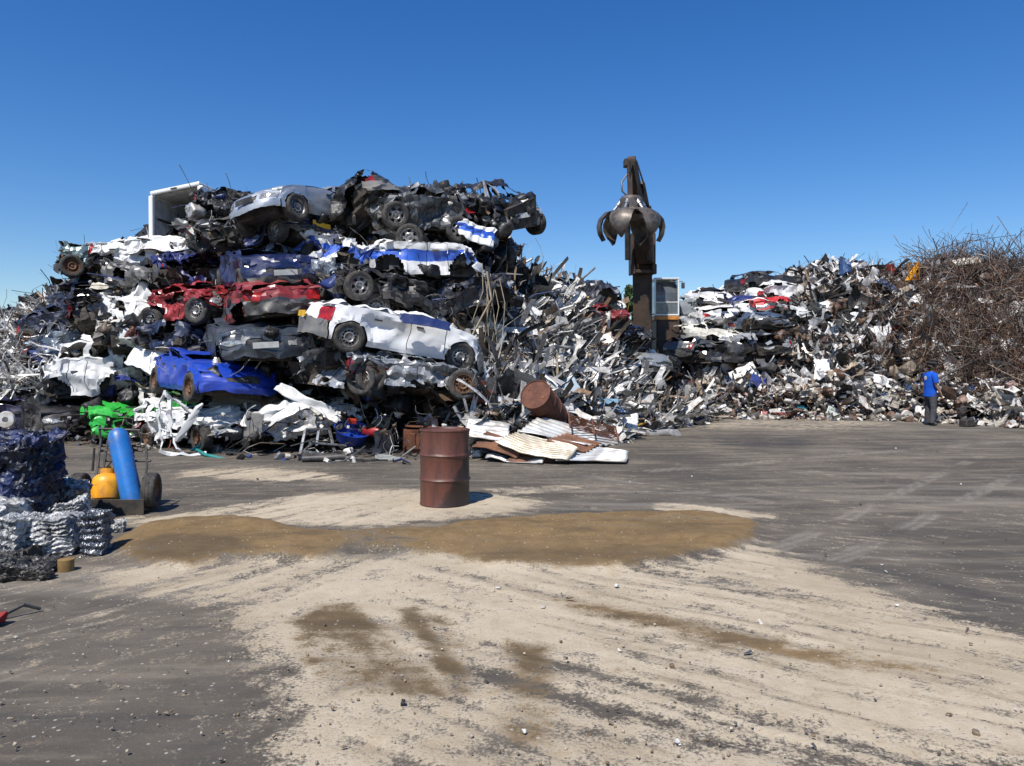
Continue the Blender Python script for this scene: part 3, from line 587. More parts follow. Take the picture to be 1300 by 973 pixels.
    part = np.zeros(len(Q), int)            # 0 body 1 bumper front 2 bumper rear 3/4 headlights 5/6 tail lights 7 grille 8.. doors
    fr = (TG == 3); bk = (TG == 4); sd = (TG == 1) | (TG == 2)
    part[(pc[:, 2] < .42) & (fr | (sd & (pc[:, 0] > .925)))] = 1
    part[(pc[:, 2] < .46) & (bk | (sd & (pc[:, 0] < -.925)))] = 2
    if lights:
        hl = (pc[:, 2] > .55) & (pc[:, 2] < .84) & ((fr & (np.abs(pc[:, 1]) > .5)) | (sd & (pc[:, 0] > .955)))
        part[hl & (ctr[:, 1] < 0)] = 3; part[hl & (ctr[:, 1] > 0)] = 4
        tl = (pc[:, 2] > .5) & (pc[:, 2] < .88) & ((bk & (np.abs(pc[:, 1]) > .72)) | (sd & (pc[:, 0] < -.945)))
        part[tl & (ctr[:, 1] < 0)] = 5; part[tl & (ctr[:, 1] > 0)] = 6
    part[fr & (np.abs(pc[:, 1]) < .46) & (pc[:, 2] > .55) & (pc[:, 2] < .82)] = 7
    if doors and not lo:
        for i_, (a0, a1) in enumerate(((.03, WB / 2 - RA - .02), (-WB / 2 + RA + .04, .0))):
            for sdv in (1, 2): part[(TG == sdv) & (pc[:, 2] > .1) & (ctr[:, 0] > a0) & (ctr[:, 0] < a1)] = 8 + i_ * 2 + (sdv - 1)
    # greenhouse
    gx, gy, gz = (18, 8, 4) if lo else (34, 14, 8)
    PG, QG, TGG = shell(gx, gy, gz); s2, t2, r2 = PG.T; u = (s2 + 1) / 2
    x2 = ((g0 + (g1 - g0) * u) * (1 - r2) + (g2 + (g3 - g2) * u) * r2) * L / 2
    zb2 = np.interp(x2 / (L / 2), *np.array(S['top']).T) - .01
    zr = H - .05 * (s2 ** 2) * r2; z2 = zb2 * (1 - r2) + zr * r2 + .04 * (1 - t2 ** 2) * r2
    y2 = t2 * W / 2 * (.93 * (1 - r2) + .74 * r2) * (1 - .04 * s2 ** 4)
    x2 = x2 - np.sign(s2) * np.abs(s2) ** 8 * .07 * np.abs(t2) ** 2
    PP = np.stack([x2, y2, z2], -1); restG = PP.copy(); pg = PG[QG].mean(1)
    sideG = (TGG == 1) | (TGG == 2); endG = (TGG == 3) | (TGG == 4); ug = (pg[:, 0] + 1) / 2
    win = (sideG & (pg[:, 2] > .1) & (pg[:, 2] < .86) & (ug > .09) & (ug < .93) & (np.abs(ug - .56) > .035) & (np.abs(ug - .22) > .03)) | (endG & (pg[:, 2] > .1) & (pg[:, 2] < .9) & (np.abs(pg[:, 1]) < .88))
    cg = (restG[QG].mean(1)[:, 0] / (L / 2)); keepG = (cg > cuts[0]) & (cg < cuts[1])
    belt = zb2
    hh = PP[:, 2] - belt; PP[:, 2] = belt + hh * (1 - roof * (.85 + .3 * np.sin(PP[:, 0] * 2.1 + seed)))
    PP[:, 0] += roof * .18 * r2 * r.uniform(-1, 1); PP[:, 1] *= 1 + .10 * roof * r2
    PP = crumple(PP, .09 * roof + .01, 1.7, seed * 3 + 1, 8, r2)
    PP = squash(PP)
    e = empty(name, (0, 0, 0), (0, 0, 0), label, cat, group)
    Mr = Matrix.Rotation(R(yaw), 4, 'Z') @ Matrix.Rotation(R(pitch), 4, 'Y') @ Matrix.Rotation(R(roll), 4, 'X')
    dd = d if d is not None else heap.hit(px, py) + off
    tgt = Vector(at(px, py, dd)); e.matrix_world = Matrix.Translation(tgt) @ Mr @ Matrix.Translation((0, 0, -.5 * sq))
    def sub(nm, msk, P_, Q_, mat, sm=28, rs_=None, move=None):
        q = Q_[msk]
        if not len(q): return None
        uq, inv = np.unique(q, return_inverse=True); V = P_[uq]
        if move is not None: V = move(V)
        return mesh_quads(nm, V, inv.reshape(q.shape), mat, e, sm, None, (rs_ if rs_ is not None else P_)[uq])
    # body = lower shell + greenhouse frame in one mesh
    mb = keep & (part == 0); mg = keepG & ~win
    Pall = np.concatenate([P, PP]); Rall = np.concatenate([rest, restG]); Qall = np.concatenate([Q, QG + len(P)])
    sub('body', np.concatenate([mb, mg]), Pall, Qall, body_m, 17, Rall)
    nb = np.array([.03, 0, 0])
    sub('bumper', keep & (part == 1), P, Q, bump_m, 30, rest, lambda V: V + nb + crumple(V, .03 + cf * .2, 1.2, seed) - V)
    sub('bumper', keep & (part == 2), P, Q, bump_m, 30, rest, lambda V: V - nb)
    for k in (3, 4): sub('headlight', keep & (part == k), P, Q, M_lens, 30, rest, lambda V: V + nb * .3)
    for k in (5, 6): sub('tail_light', keep & (part == k), P, Q, M_red, 30, rest, lambda V: V - nb * .3)
    sub('grille', keep & (part == 7), P, Q, M_black, 30, rest, lambda V: V - nb * .6)
    for k in (8, 9, 10, 11):
        sg = -1 if k % 2 == 0 else 1; a_ = r.uniform(.0, .05) * (1 + 10 * crum) * .5; hx = (WB / 2 - RA) if k < 10 else 0
        def mv(V, sg=sg, a_=a_, hx=hx):
            V = V.copy(); dx = hx - V[:, 0]; V[:, 1] += sg * (-.010 + np.abs(dx) * a_ * .6); V[:, 0] = hx - .012 - dx * .985; V[:, 2] -= .006; return V
        sub('door', keep & (part == k), P, Q, body_m, 17, rest, mv)
    if glass: sub('window', keepG & win & (r.rand(len(win)) < 1.1), PP, QG, M_glass, 30, restG, lambda V: V * [1, .985, 1])
    # underbody and clutter
    q = MB(); hb = [(-L * .46, L * .46)]
    nb_ = 22 if lo else clutter
    fl = MB(); fl.box((0, 0, .24), (L * .86, W * .60, .14)); fl.box((WB * .5, 0, .45), (.9, W * .58, .42)); fl.box((-WB * .5, 0, .42), (.8, W * .58, .3))
    fl.tube([(-WB / 2, -W * .42, .27), (-WB / 2, W * .42, .27)], .035, 6); fl.tube([(WB / 2, -W * .42, .27), (WB / 2, W * .42, .27)], .035, 6)
    fl.box((.1, -.33, .50), (.5, .45, .3)); fl.box((.1, .33, .50), (.5, .45, .3)); fl.box((-.75, 0, .50), (.4, 1.1, .3))
    Pv = squash(np.array([tuple(v) for v in fl.v])); Pv = crumple(Pv, .03, 2, seed)
    c0, c1 = max(cuts[0], -1) * L / 2, min(cuts[1], 1) * L / 2; Pv[:, 0] = np.clip(Pv[:, 0], c0, c1)
    fl.v = [Vector(v) for v in Pv]; fl.build('underbody', M_under, e)
    cp = np.stack([r.uniform(c0 * .95, c1 * .95, nb_), r.uniform(-W * .4, W * .4, nb_), r.uniform(.12, .80, nb_)], -1)
    if roof > .5: tag(scatter('engine_parts', squash(cp), [('lump', 2, .2, .5), ('cable', 2, .3, .9), ('tube', 1, .3, .8), ('sheet', 1, .2, .5), ('box', 1, .15, .4), ('shard', 1, .15, .3), ('thin', 1, .3, .9)], DK, seed, e), kind='stuff')
    for k, (sx, sy) in (('a', (1, -1)), ('b', (1, 1)), ('c', (-1, -1)), ('d', (-1, 1))):
        if k in wheels:
            c = squash(np.array([[sx * WB / 2, 0, RW + .02]]))[0]; c[1] = sy * (W / 2 - .085)
            wheel(e, tuple(c), (r.normal() * .06, r.rand() * 6, r.normal() * .09), rim if r.rand() < .92 else 'rim_rusty')
    if plate:
        which, pm = plate; sx = 1 if which == 'f' else -1
        c = squash(np.array([[sx * L / 2, 0, .52 if which == 'f' else .62]]))[0]; c[0] += sx * .07
        q = MB(); q.box(c, (.015, .46, .11)); q.build('licence_plate', pm, e, bevel=.002)
    if doors and not lo:
        for sy in (-1, 1):
            for hx in (.18, -.62):
                p_ = np.array([[hx, sy * W / 2 * .985, .74]]); c = squash(dents(p_.copy()))[0]; c[1] += sy * .004; h = MB(); h.box(c, (.14, .03, .03)); h.build('door_handle', M_black, e)
    return e

WH = (.68, .68, .66); SIL = (.42, .44, .46); NAV = (.010, .018, .050); BLK = (.014, .014, .016); CHAR = (.045, .05, .055); RED = (.26, .018, .022); BLU = (.006, .042, .36); LBL = (.22, .38, .44); GRN = (.03, .42, .05)
# the four wrecks nearest the ground up, then upwards
white_hatch = car('white hatchback lying above the grey wreck, grey bumper, red tail light and open rear arch', 501, 428, (.78, .78, .77), yaw=30, pitch=9, roll=4, off=.1, L=3.6, roof=.86, cf=.03, cr=.03, crum=.020, wheels='abcd', seed=3, bumper=M_grey, plate=('r', M_plate), dirt=.2, stripe=None, glass=True)
car('bright royal blue car with two visible wheels and buckled door', 268, 480, BLU, yaw=-50, pitch=2, roll=-4, off=.2, L=3.7, roof=.97, cf=.03, cr=.08, crum=.02, sq=.88, seed=5, bumper=paint(BLU, .4), dirt=.25, rim='rim_rusty', lights=False)
car('crumpled white car on the ground at the foot of the pile, tyre facing out', 262, 538, WH, yaw=-38, pitch=-2, roll=4, off=.5, L=3.4, roof=.8, sq=.80, cf=.15, cr=.16, crum=.065, wheels='ac', seed=8, bumper=M_grey, dirt=.45, rim='rim_rusty', glass=False)
car('folded white car roof and side mangled beside the aluminium frames', 385, 530, WH, yaw=14, pitch=-8, roll=10, off=.9, L=2.9, roof=.9, sq=.7, cf=.2, cr=.2, crum=.10, wheels='', seed=9, dirt=.5)
car('flattened grey wreck with both wheels below the white hatchback', 524, 484, (.26, .27, .28), yaw=14, pitch=5, roll=-8, off=.35, L=3.0, roof=.97, sq=.66, cf=.18, cr=.16, crum=.09, wheels='ac', seed=12, dirt=.6, metal=.3, rim='rim_slots', clutter=80)
car('dark slate car front with oval headlight, above the royal blue car', 320, 437, (.03, .04, .055), yaw=-62, pitch=2, roll=4, off=.15, L=3.2, roof=.85, cf=.03, crum=.03, wheels='bd', seed=14, bumper=paint((.03, .04, .055), .5), plate=('f', M_platew))
car('navy blue crushed car body left of the dark slate front', 240, 435, NAV, yaw=-20, pitch=3, roll=-8, off=.7, L=2.2, roof=.9, cf=.10, cr=.1, crum=.07, wheels='', seed=15, sq=.85)
car('crumpled red car with torn wing and two wheels', 258, 390, RED, yaw=-26, pitch=-6, roll=6, off=.35, L=2.1, roof=.9, cf=.12, cr=.12, crum=.08, wheels='ac', seed=17, sq=.8, dirt=.35)
car('dark red car rear with grey bumper strip beside the crumpled red car', 335, 394, (.20, .02, .02), yaw=122, pitch=2, roll=-5, off=.3, L=3.4, roof=.92, cr=.05, crum=.03, wheels='', seed=19, sq=.78, stripe=(.40, .62, (.04, .04, .045)), dirt=.4)
car('midnight blue car with bare wheel and missing headlight, third up in the column', 338, 346, (.006, .014, .065), yaw=-58, pitch=6, roll=6, off=.15, L=3.1, roof=.85, cf=.04, crum=.03, wheels='abcd', seed=21, sq=.9, plate=('f', M_platew), bumper=M_black, lights=False)
car('crushed deep blue car side left of the midnight blue car', 262, 346, (.006, .016, .11), yaw=20, pitch=0, roll=10, off=.8, L=2.4, roof=.9, cf=.1, cr=.1, crum=.10, wheels='', seed=22, sq=.8)
car('dark blue car nose with yellow plate under the silver car', 362, 308, (.01, .02, .09), yaw=-40, pitch=-8, roll=-8, off=.5, L=2.8, roof=.95, cf=.08, crum=.05, wheels='a', seed=23, sq=.7, plate=('f', M_plate))
car('silver saloon at the top of the pile with headlights facing left', 392, 272, (.40, .43, .46), yaw=-118, pitch=3, roll=8, off=.0, L=3.7, roof=.93, cf=.02, crum=.02, wheels='abcd', seed=25, sq=.85, metal=.6, style='sedan', bumper=paint((.40, .43, .46), .4, .6), plate=('f', M_black), dirt=.25)
car('charcoal car tail with red lamp leaning right of the silver saloon', 452, 280, BLK, yaw=150, pitch=30, roll=10, off=.35, L=2.5, roof=.9, cf=.1, cr=.02, crum=.05, wheels='', seed=27, sq=.8, bumper=M_grey)
car('grey black crushed car with steel wheel on the white and blue striped car', 532, 276, (.035, .04, .045), yaw=205, pitch=-6, roll=-4, off=.25, L=2.5, roof=.85, cf=.12, cr=.1, crum=.08, wheels='bd', seed=29, sq=.9, rim='rim_slots', clutter=60)
car('black crushed car overhanging the right end of the pile top', 628, 278, BLK, yaw=-50, pitch=0, roll=14, off=.3, L=2.2, roof=.45, cf=.10, cr=.1, crum=.06, wheels='bd', seed=31, sq=1.15, plate=('f', M_platew), clutter=60)
car('white car with a broad blue stripe along its doors, wheels gone', 542, 336, WH, yaw=6, pitch=1, roll=2, off=.1, L=2.5, roof=.97, cf=.14, cr=.05, crum=.03, wheels='', seed=33, sq=.9, stripe=(.50, .74, (.02, .10, .50)), dirt=.2, lights=False, bumper=paint(WH, .3))
car('crumpled white and blue striped car end beside the midnight blue car', 440, 332, WH, yaw=-25, pitch=14, roll=-8, off=.4, L=2.2, roof=.95, cf=.15, cr=.15, crum=.12, wheels='', seed=34, sq=.8, stripe=(.45, .75, (.02, .10, .50)), dirt=.35, lights=False)
car('stripped black wreck with an exposed steel wheel above the white hatchback', 505, 378, BLK, yaw=24, pitch=12, roll=0, off=.45, L=3.0, roof=.97, cf=.12, cr=.12, crum=.08, wheels='c', seed=36, sq=.75, rim='rim_slots', clutter=110)
car('black crushed car under the right end of the striped car', 584, 380, (.018, .02, .03), yaw=10, pitch=-14, roll=4, off=.6, L=2.6, roof=.9, cf=.1, cr=.1, crum=.07, wheels='', seed=37, sq=.8, clutter=60)
car('silver grey car side jammed between midnight blue car and white hatchback', 402, 352, (.22, .25, .29), yaw=-28, pitch=10, roll=0, off=.7, L=2.6, roof=.9, cf=.1, crum=.05, wheels='a', seed=38, sq=.9, metal=.5)
car('pale blue bonnet and black car wedged left of the grey wreck', 412, 452, (.02, .022, .03), yaw=-50, pitch=-8, roll=8, off=.5, L=2.8, roof=.9, cf=.1, crum=.06, wheels='', seed=39, sq=.85)
car('silver car corner with steel wheel under the white hatchback rear', 449, 476, (.34, .36, .39), yaw=160, pitch=-6, roll=5, off=.25, L=2.2, roof=.95, cf=.1, cr=.12, crum=.08, wheels='d', seed=40, sq=.9, metal=.4, rim='rim')
car('white panel van nose crushed on the left of the pile', 112, 486, WH, yaw=205, pitch=4, roll=4, off=.1, L=2.1, H=1.5, sq=1.05, style='van', roof=.6, cf=.14, cr=.12, crum=.05, wheels='', seed=42, dirt=.25, glass=False, lights=False, bumper=paint(WH, .3))
car('bright green car cut in half, left part standing on the ground', 126, 530, GRN, yaw=-34, pitch=8, roll=-6, off=.2, L=2.6, roof=.9, cf=.06, cr=.05, crum=.04, wheels='', seed=43, cuts=(.42, 1.01), sq=.95, lights=False, dirt=.25, bumper=paint(GRN, .3))
car('green car rear wing beside the crumpled white car on the ground', 170, 535, (.03, .36, .05), yaw=215, pitch=-4, roll=4, off=-.65, L=2.6, roof=.95, cf=.05, cr=.07, crum=.05, wheels='', seed=44, cuts=(-1.01, -.38), sq=.95, lights=False, dirt=.3, bumper=paint(GRN, .3))
car('black saloon facing right on the ground behind the wire cart', 74, 530, BLK, yaw=-38, pitch=0, roll=0, off=.5, L=2.7, style='sedan', roof=.7, cf=.04, crum=.025, wheels='abcd', seed=45, sq=.9, glass=True)
car('dark purple blue car at the far left edge on the ground', 18, 530, (.012, .012, .045), yaw=20, pitch=0, roll=4, off=.5, L=3.4, roof=.6, crum=.04, wheels='ac', seed=46, sq=.9)
car('blue grey car bonnet upturned above the black saloon', 84, 452, (.10, .13, .17), yaw=12, pitch=-16, roll=-18, off=.4, L=1.8, roof=.9, cf=.1, cr=.1, crum=.06, wheels='', seed=47, sq=.8, metal=.3)
car('navy car with rusty wheel low on the left slope of the pile', 84, 418, (.015, .02, .05), yaw=8, pitch=-10, roll=0, off=.25, L=2.1, roof=.85, cf=.06, cr=.06, crum=.04, wheels='ac', seed=48, sq=.85, rim='rim_rusty')
car('dark navy hatchback tail higher up the left slope', 96, 392, NAV, yaw=200, pitch=16, roll=0, off=.5, L=1.9, roof=.8, crum=.05, wheels='d', seed=49, sq=.85)
car('glossy black crushed car in the left middle of the pile', 150, 400, BLK, yaw=16, pitch=-14, roll=-14, off=.3, L=2.3, roof=.9, cf=.1, cr=.1, crum=.05, wheels='', seed=50, sq=.9, rough=.2)
car('teal silver hatch with rusted underside at the top of the left slope', 122, 334, (.16, .22, .22), yaw=30, pitch=-3, roll=0, off=.2, L=1.9, roof=.95, cf=.08, cr=.08, crum=.05, wheels='c', seed=51, sq=.8, metal=.5, rim='rim_rusty')
car('brown grey crushed car arching below the white panels', 186, 356, (.13, .125, .12), yaw=-20, pitch=14, roll=0, off=.4, L=2.6, roof=.9, crum=.07, wheels='', seed=52, sq=.8, metal=.3)
car('flattened black wreck beside the open white van box', 300, 268, BLK, yaw=4, pitch=0, roll=0, off=.5, L=2.0, roof=.95, cf=.1, cr=.1, crum=.08, wheels='', seed=53, sq=.75, clutter=110)
car('stripped car front frame below the flattened black wreck', 294, 308, (.05, .05, .05), yaw=-60, pitch=0, roll=0, off=.45, L=2.0, roof=.95, cf=.15, cr=.1, crum=.10, wheels='', seed=54, sq=.8, clutter=120)
car('crumpled white car body under the open white van box', 195, 326, WH, yaw=10, pitch=-4, roll=6, off=.4, L=2.9, roof=.95, cf=.15, cr=.15, crum=.12, wheels='', seed=55, sq=.7, dirt=.5)
car('folded white car side between black and red wrecks', 190, 412, WH, yaw=-50, pitch=34, roll=6, off=.5, L=2.3, roof=.95, cf=.15, cr=.15, crum=.10, wheels='', seed=56, sq=.8, dirt=.5, lights=False)
car('grey white crushed panel car left of the royal blue car', 172, 440, (.50, .48, .42), yaw=-70, pitch=-20, roll=0, off=.6, L=2.4, roof=.9, cf=.15, cr=.12, crum=.10, wheels='', seed=57, sq=.85, dirt=.6, lights=False)
# middle heap
G2 = 'crushed cars in the middle scrap heap'
car('grey car nose with bare bumper bar beside the crane', 800, 458, (.30, .32, .33), yaw=-55, pitch=6, roll=-4, off=.3, heap=mid_heap, L=3.2, roof=.95, cf=.03, crum=.04, wheels='', seed=60, sq=.75, group=G2, metal=.4)
car('crushed dark red car on the shoulder of the middle heap', 752, 408, (.20, .02, .022), yaw=16, pitch=-4, roll=6, off=.2, heap=mid_heap, L=2.1, roof=.95, cf=.1, cr=.1, crum=.09, wheels='', seed=61, sq=.7, group=G2)
car('black flattened car on top of the middle heap', 722, 376, (.018, .022, .04), yaw=12, pitch=-4, roll=0, off=.5, heap=mid_heap, L=3.0, roof=.95, cf=.08, cr=.08, crum=.06, wheels='', seed=62, sq=.8, group=G2)
car('navy crushed car end below the red one', 785, 432, NAV, yaw=-20, pitch=-10, roll=0, off=.5, heap=mid_heap, L=2.2, roof=.95, cf=.1, cr=.1, crum=.08, wheels='', seed=63, sq=.7, group=G2)
# far stack behind the crane
G3 = 'crushed cars stacked behind the crane'
for (lb, px, py, c, yw, k) in (('pale grey far car just right of the crane cab', 892, 392, (.25, .28, .31), -30, {}), ('white far car nose at the top behind the crane', 902, 384, WH, -75, dict(plate=('f', M_black))),
        ('small white far hatchback with red lamps', 903, 407, WH, 100, {}), ('grey far car with pink tail lamp, left end of the stack', 893, 414, (.28, .29, .31), 140, {}),
        ('white far car with yellow bonnet in the middle of the stack', 902, 430, (.6, .58, .5), -60, {}), ('dark blue far car near the stack top', 930, 388, (.015, .025, .13), -70, {}),
        ('bright red far car beside the dark blue one', 957, 393, (.42, .02, .02), -75, {}), ('white and black far car right of the red one', 978, 400, WH, -30, {}),
        ('slate blue far car under the red one', 948, 413, (.05, .08, .13), -60, {}), ('white far car with long flat bonnet on the stack top', 985, 376, WH, 20, {}),
        ('flattened black far car topmost in the stack', 972, 364, BLK, 10, {}), ('silver grey far car with a red lamp low in the stack', 950, 438, (.26, .27, .28), 120, {}),
        ('black far car low in the stack by the crane', 920, 452, BLK, -20, {}), ('dark grey far car against the crane tower', 893, 446, CHAR, 30, {})):
    car(lb, px, py, c, yaw=yw + random.uniform(-8, 8), pitch=random.uniform(-6, 6), roll=random.uniform(-6, 6), off=-.45, heap=far_heap, L=3.1, roof=.85, cf=.05, cr=.05, crum=.05, wheels='', seed=70 + px, sq=.8, lo=True, group=G3, clutter=20, **k)

# ------------------------------------------------------------------ loose wheels on and around the wrecks
for (px, py, off, rz, lb, rm) in ((520, 302, -.35, 10, 'loose steel wheel under the grey black crushed car at the top', 'rim_slots'), (477, 390, -.1, 12, 'loose wheel lying above the white hatchback boot', 'rim'), (640, 326, .2, -35, 'rubber wheel hanging off the right end of the pile top', 'rim_rusty'),
        (404, 378, .2, 40, 'narrow wheel seen edge on left of the black wreck', 'rim_slots'), (566, 562, -.2, 15, 'rusty wheel lying behind the upright drum', 'rim_rusty'), (300, 352, .0, -60, 'bare tyre wheel on the midnight blue car corner', 'rim')):
    e = empty('loose_wheel', at(px, py, car_heap.hit(px, py) + off), (R(random.uniform(-12, 12)), R(random.uniform(0, 90)), R(rz)), lb, 'wheel', 'loose wheels in the car pile')
    for nm, k in (('tyre', 'tyre'), ('rim', rm)):
        o = bpy.data.objects.new(nm, WM[k]); COL.objects.link(o); o.parent = e

# ------------------------------------------------------------------ single torn panels and sheets
def panel(label, px, py, w_, h_, c, rot=(0, 0, 0), off=.1, heap=car_heap, amp=.10, seed=1, name='torn_panel', cat='panel', group='torn panels lying on the heaps', d=None, mat=None, freq=1.4, curve=0):
    n, m_ = 22, 14; u, v = np.meshgrid(np.linspace(-.5, .5, m_ + 1), np.linspace(-.5, .5, n + 1)); r = np.random.RandomState(seed)
    ed = 1 + .10 * (fbm(u * 3 + seed, v * 3, 3) - .5) * 2
    P = np.stack([v * w_ * ed, 0 * u + curve * v ** 2, u * h_ * ed], -1).reshape(-1, 3); rest = P.copy(); P = crumple(P, amp, freq, seed, 8); P = crumple(P, amp * .35, freq * 3, seed + 1, 6)
    dd = d if d is not None else heap.hit(px, py) + off
    o = mesh_quads(name, P, grid_q(n, m_), mat or paint(c, .45), None, 25, None, rest, None, at(px, py, dd), tuple(R(a) for a in rot))
    o.modifiers.new('thickness', 'SOLIDIFY').thickness = .006
    return tag(o, label, cat, group)
panel('crumpled white and blue panel near the black overhanging car', 605, 297, .85, .5, WH, (-20, 10, 5), -.4, amp=.13, seed=2, mat=paint(WH, .3, stripe=(-.12, .12, (.02, .10, .50))))
panel('light blue wing panel lying above the silver car corner', 408, 441, .6, .28, LBL, (-35, 28, 10), -.35, amp=.03, seed=3)
panel('creased white sheet left of the royal blue car', 185, 452, .75, .6, WH, (-30, 20, -10), -.1, amp=.08, seed=4)
panel('crumpled cream sheet on the left slope top', 140, 370, .9, .4, (.6, .56, .46), (-30, 10, 0), .0, amp=.12, seed=5)
panel('long white door frame strip above the white van nose', 142, 436, 1.3, .16, WH, (-30, 14, 8), -.1, amp=.03, seed=6)
panel('folded white sheet left of the red car', 178, 388, .6, .8, WH, (-10, 30, -20), -.1, amp=.16, seed=7)
panel('white torn roof panel under the open van box', 213, 312, 1.5, .5, WH, (-40, -6, 5), -.2, amp=.13, seed=8)
panel('greyish plastic sheet low on the left side', 28, 480, .7, .45, (.45, .45, .40), (-30, -20, 0), -.2, amp=.14, seed=9)
panel('grey blue bonnet panel on the left slope', 78, 440, 1.0, .4, (.22, .26, .30), (-45, -18, 5), -.3, amp=.03, seed=10)
panel('white folded bonnet over the grey wreck foot', 350, 522, 1.2, .35, WH, (-40, -16, 6), -.3, amp=.13, seed=11)
panel('grey fibre sheet behind the crumpled white car', 320, 512, 1.6, .35, (.38, .37, .34), (-60, 4, 0), .2, amp=.05, seed=12)
panel('brown rusted bonnet at the right shoulder of the car pile', 666, 352, .6, .35, (.28, .14, .06), (-30, 12, 20), -.2, heap=mid_heap, amp=.12, seed=13)
panel('mustard yellow sheet on top of the middle heap', 737, 382, .45, .35, (.62, .36, .04), (-20, 8, 0), -.9, heap=mid_heap, amp=.03, seed=14)
panel('pale sheet folded over the middle heap crest', 770, 392, 1.1, .3, (.6, .6, .56), (-30, -16, 0), -.5, heap=mid_heap, amp=.08, seed=15)
panel('rusty triangular sheet in the middle heap', 755, 436, 1.0, .3, (.20, .13, .09), (-30, -22, 0), -.5, heap=mid_heap, amp=.03, seed=16)
panel('white sheet high on the middle heap', 672, 396, .7, .35, WH, (-30, 24, 0), -.4, heap=mid_heap, amp=.1, seed=17)
panel('pale blue enamel panel in the middle heap', 716, 494, .6, .4, (.35, .42, .48), (-20, -25, 10), -.5, heap=mid_heap, amp=.03, seed=18)
panel('large white enamel sheet lying low behind the corrugated iron', 787, 533, .85, .42, WH, (-25, 4, 0), -.6, heap=mid_heap, amp=.05, seed=19)
panel('small white square sheet leaning at the right of the corrugated iron', 818, 549, .45, .35, (.66, .66, .63), (-45, 0, 15), -.4, heap=mid_heap, amp=.01, seed=20)
panel('light blue and rusty round edged panel behind the tipped drum', 768, 514, .6, .3, (.16, .30, .42), (-20, 4, 0), -.5, heap=mid_heap, amp=.02, seed=21)
panel('grey flat sheet leaning in the low middle of the heap', 690, 478, .9, .3, (.35, .35, .35), (-30, 30, 0), -.5, heap=mid_heap, amp=.05, seed=22)
GF = 'large pale pieces in the far right heap'
for i, (px, py, w_, h_, c, ry, lb) in enumerate(((1045, 470, .5, .8, (.75, .75, .74), 10, 'upright bright white sack shaped piece in the far heap'), (1045, 392, .7, .45, WH, -20, 'white torn sheet right of the far car stack'), (1057, 420, .5, .5, (.6, .6, .58), 30, 'pale round cornered sheet in the far heap centre'),
        (1090, 402, .55, .4, WH, 8, 'square white sheet halfway up the far heap'), (1134, 375, .7, .35, (.55, .55, .53), -20, 'pale oval panel near the far heap top'), (1164, 412, .9, .16, (.6, .6, .58), -40, 'pale leaning strip left of the rusty wire'),
        (1085, 500, .9, .35, (.5, .5, .48), 60, 'tall grey sheet leaning low in the far heap'), (1128, 486, 1.0, .35, WH, 18, 'white wedge sheet behind the worker'), (945, 476, .9, .6, (.62, .60, .56), -24, 'cream bag like sheet at the foot of the far car stack'),
        (962, 484, .55, .4, (.03, .05, .2), 36, 'dark blue scrap panel beside the cream sheet'), (1035, 498, .6, .7, (.22, .12, .06), 0, 'rusty orange brown panel low in the far heap'), (1195, 340, .5, .3, (.65, .65, .63), 40, 'white bent bracket near the top of the wire heap'),
        (1228, 332, .9, .25, (.5, .46, .38), -8, 'cream crumpled sheet crowning the wire heap'), (1285, 442, .5, .5, (.5, .5, .5), -40, 'pale bracket caught in the rusty wire at right'), (1215, 500, 1.0, .4, (.62, .58, .52), -30, 'cream enamel casing right of the worker'), (1245, 515, .9, .4, WH, 28, 'white bent casing in front of the rusty wire'),
        (1275, 522, .6, .5, (.56, .56, .55), -10, 'crumpled pale metal at the far right foot'), (1000, 526, 1.6, .14, (.24, .06, .06), 0, 'flat dark red sheet on the ground before the far heap'), (1062, 527, .6, .3, (.45, .50, .48), 25, 'pale green sheet on the ground before the far heap'), (1018, 520, .35, .2, (.03, .20, .25), 20, 'teal blue scrap lump on the foot of the far heap'))):
    panel(lb, px, py, w_, h_, c, (-30, ry, 0), -.35, heap=far_heap, amp=.07, seed=200 + i, group=GF)

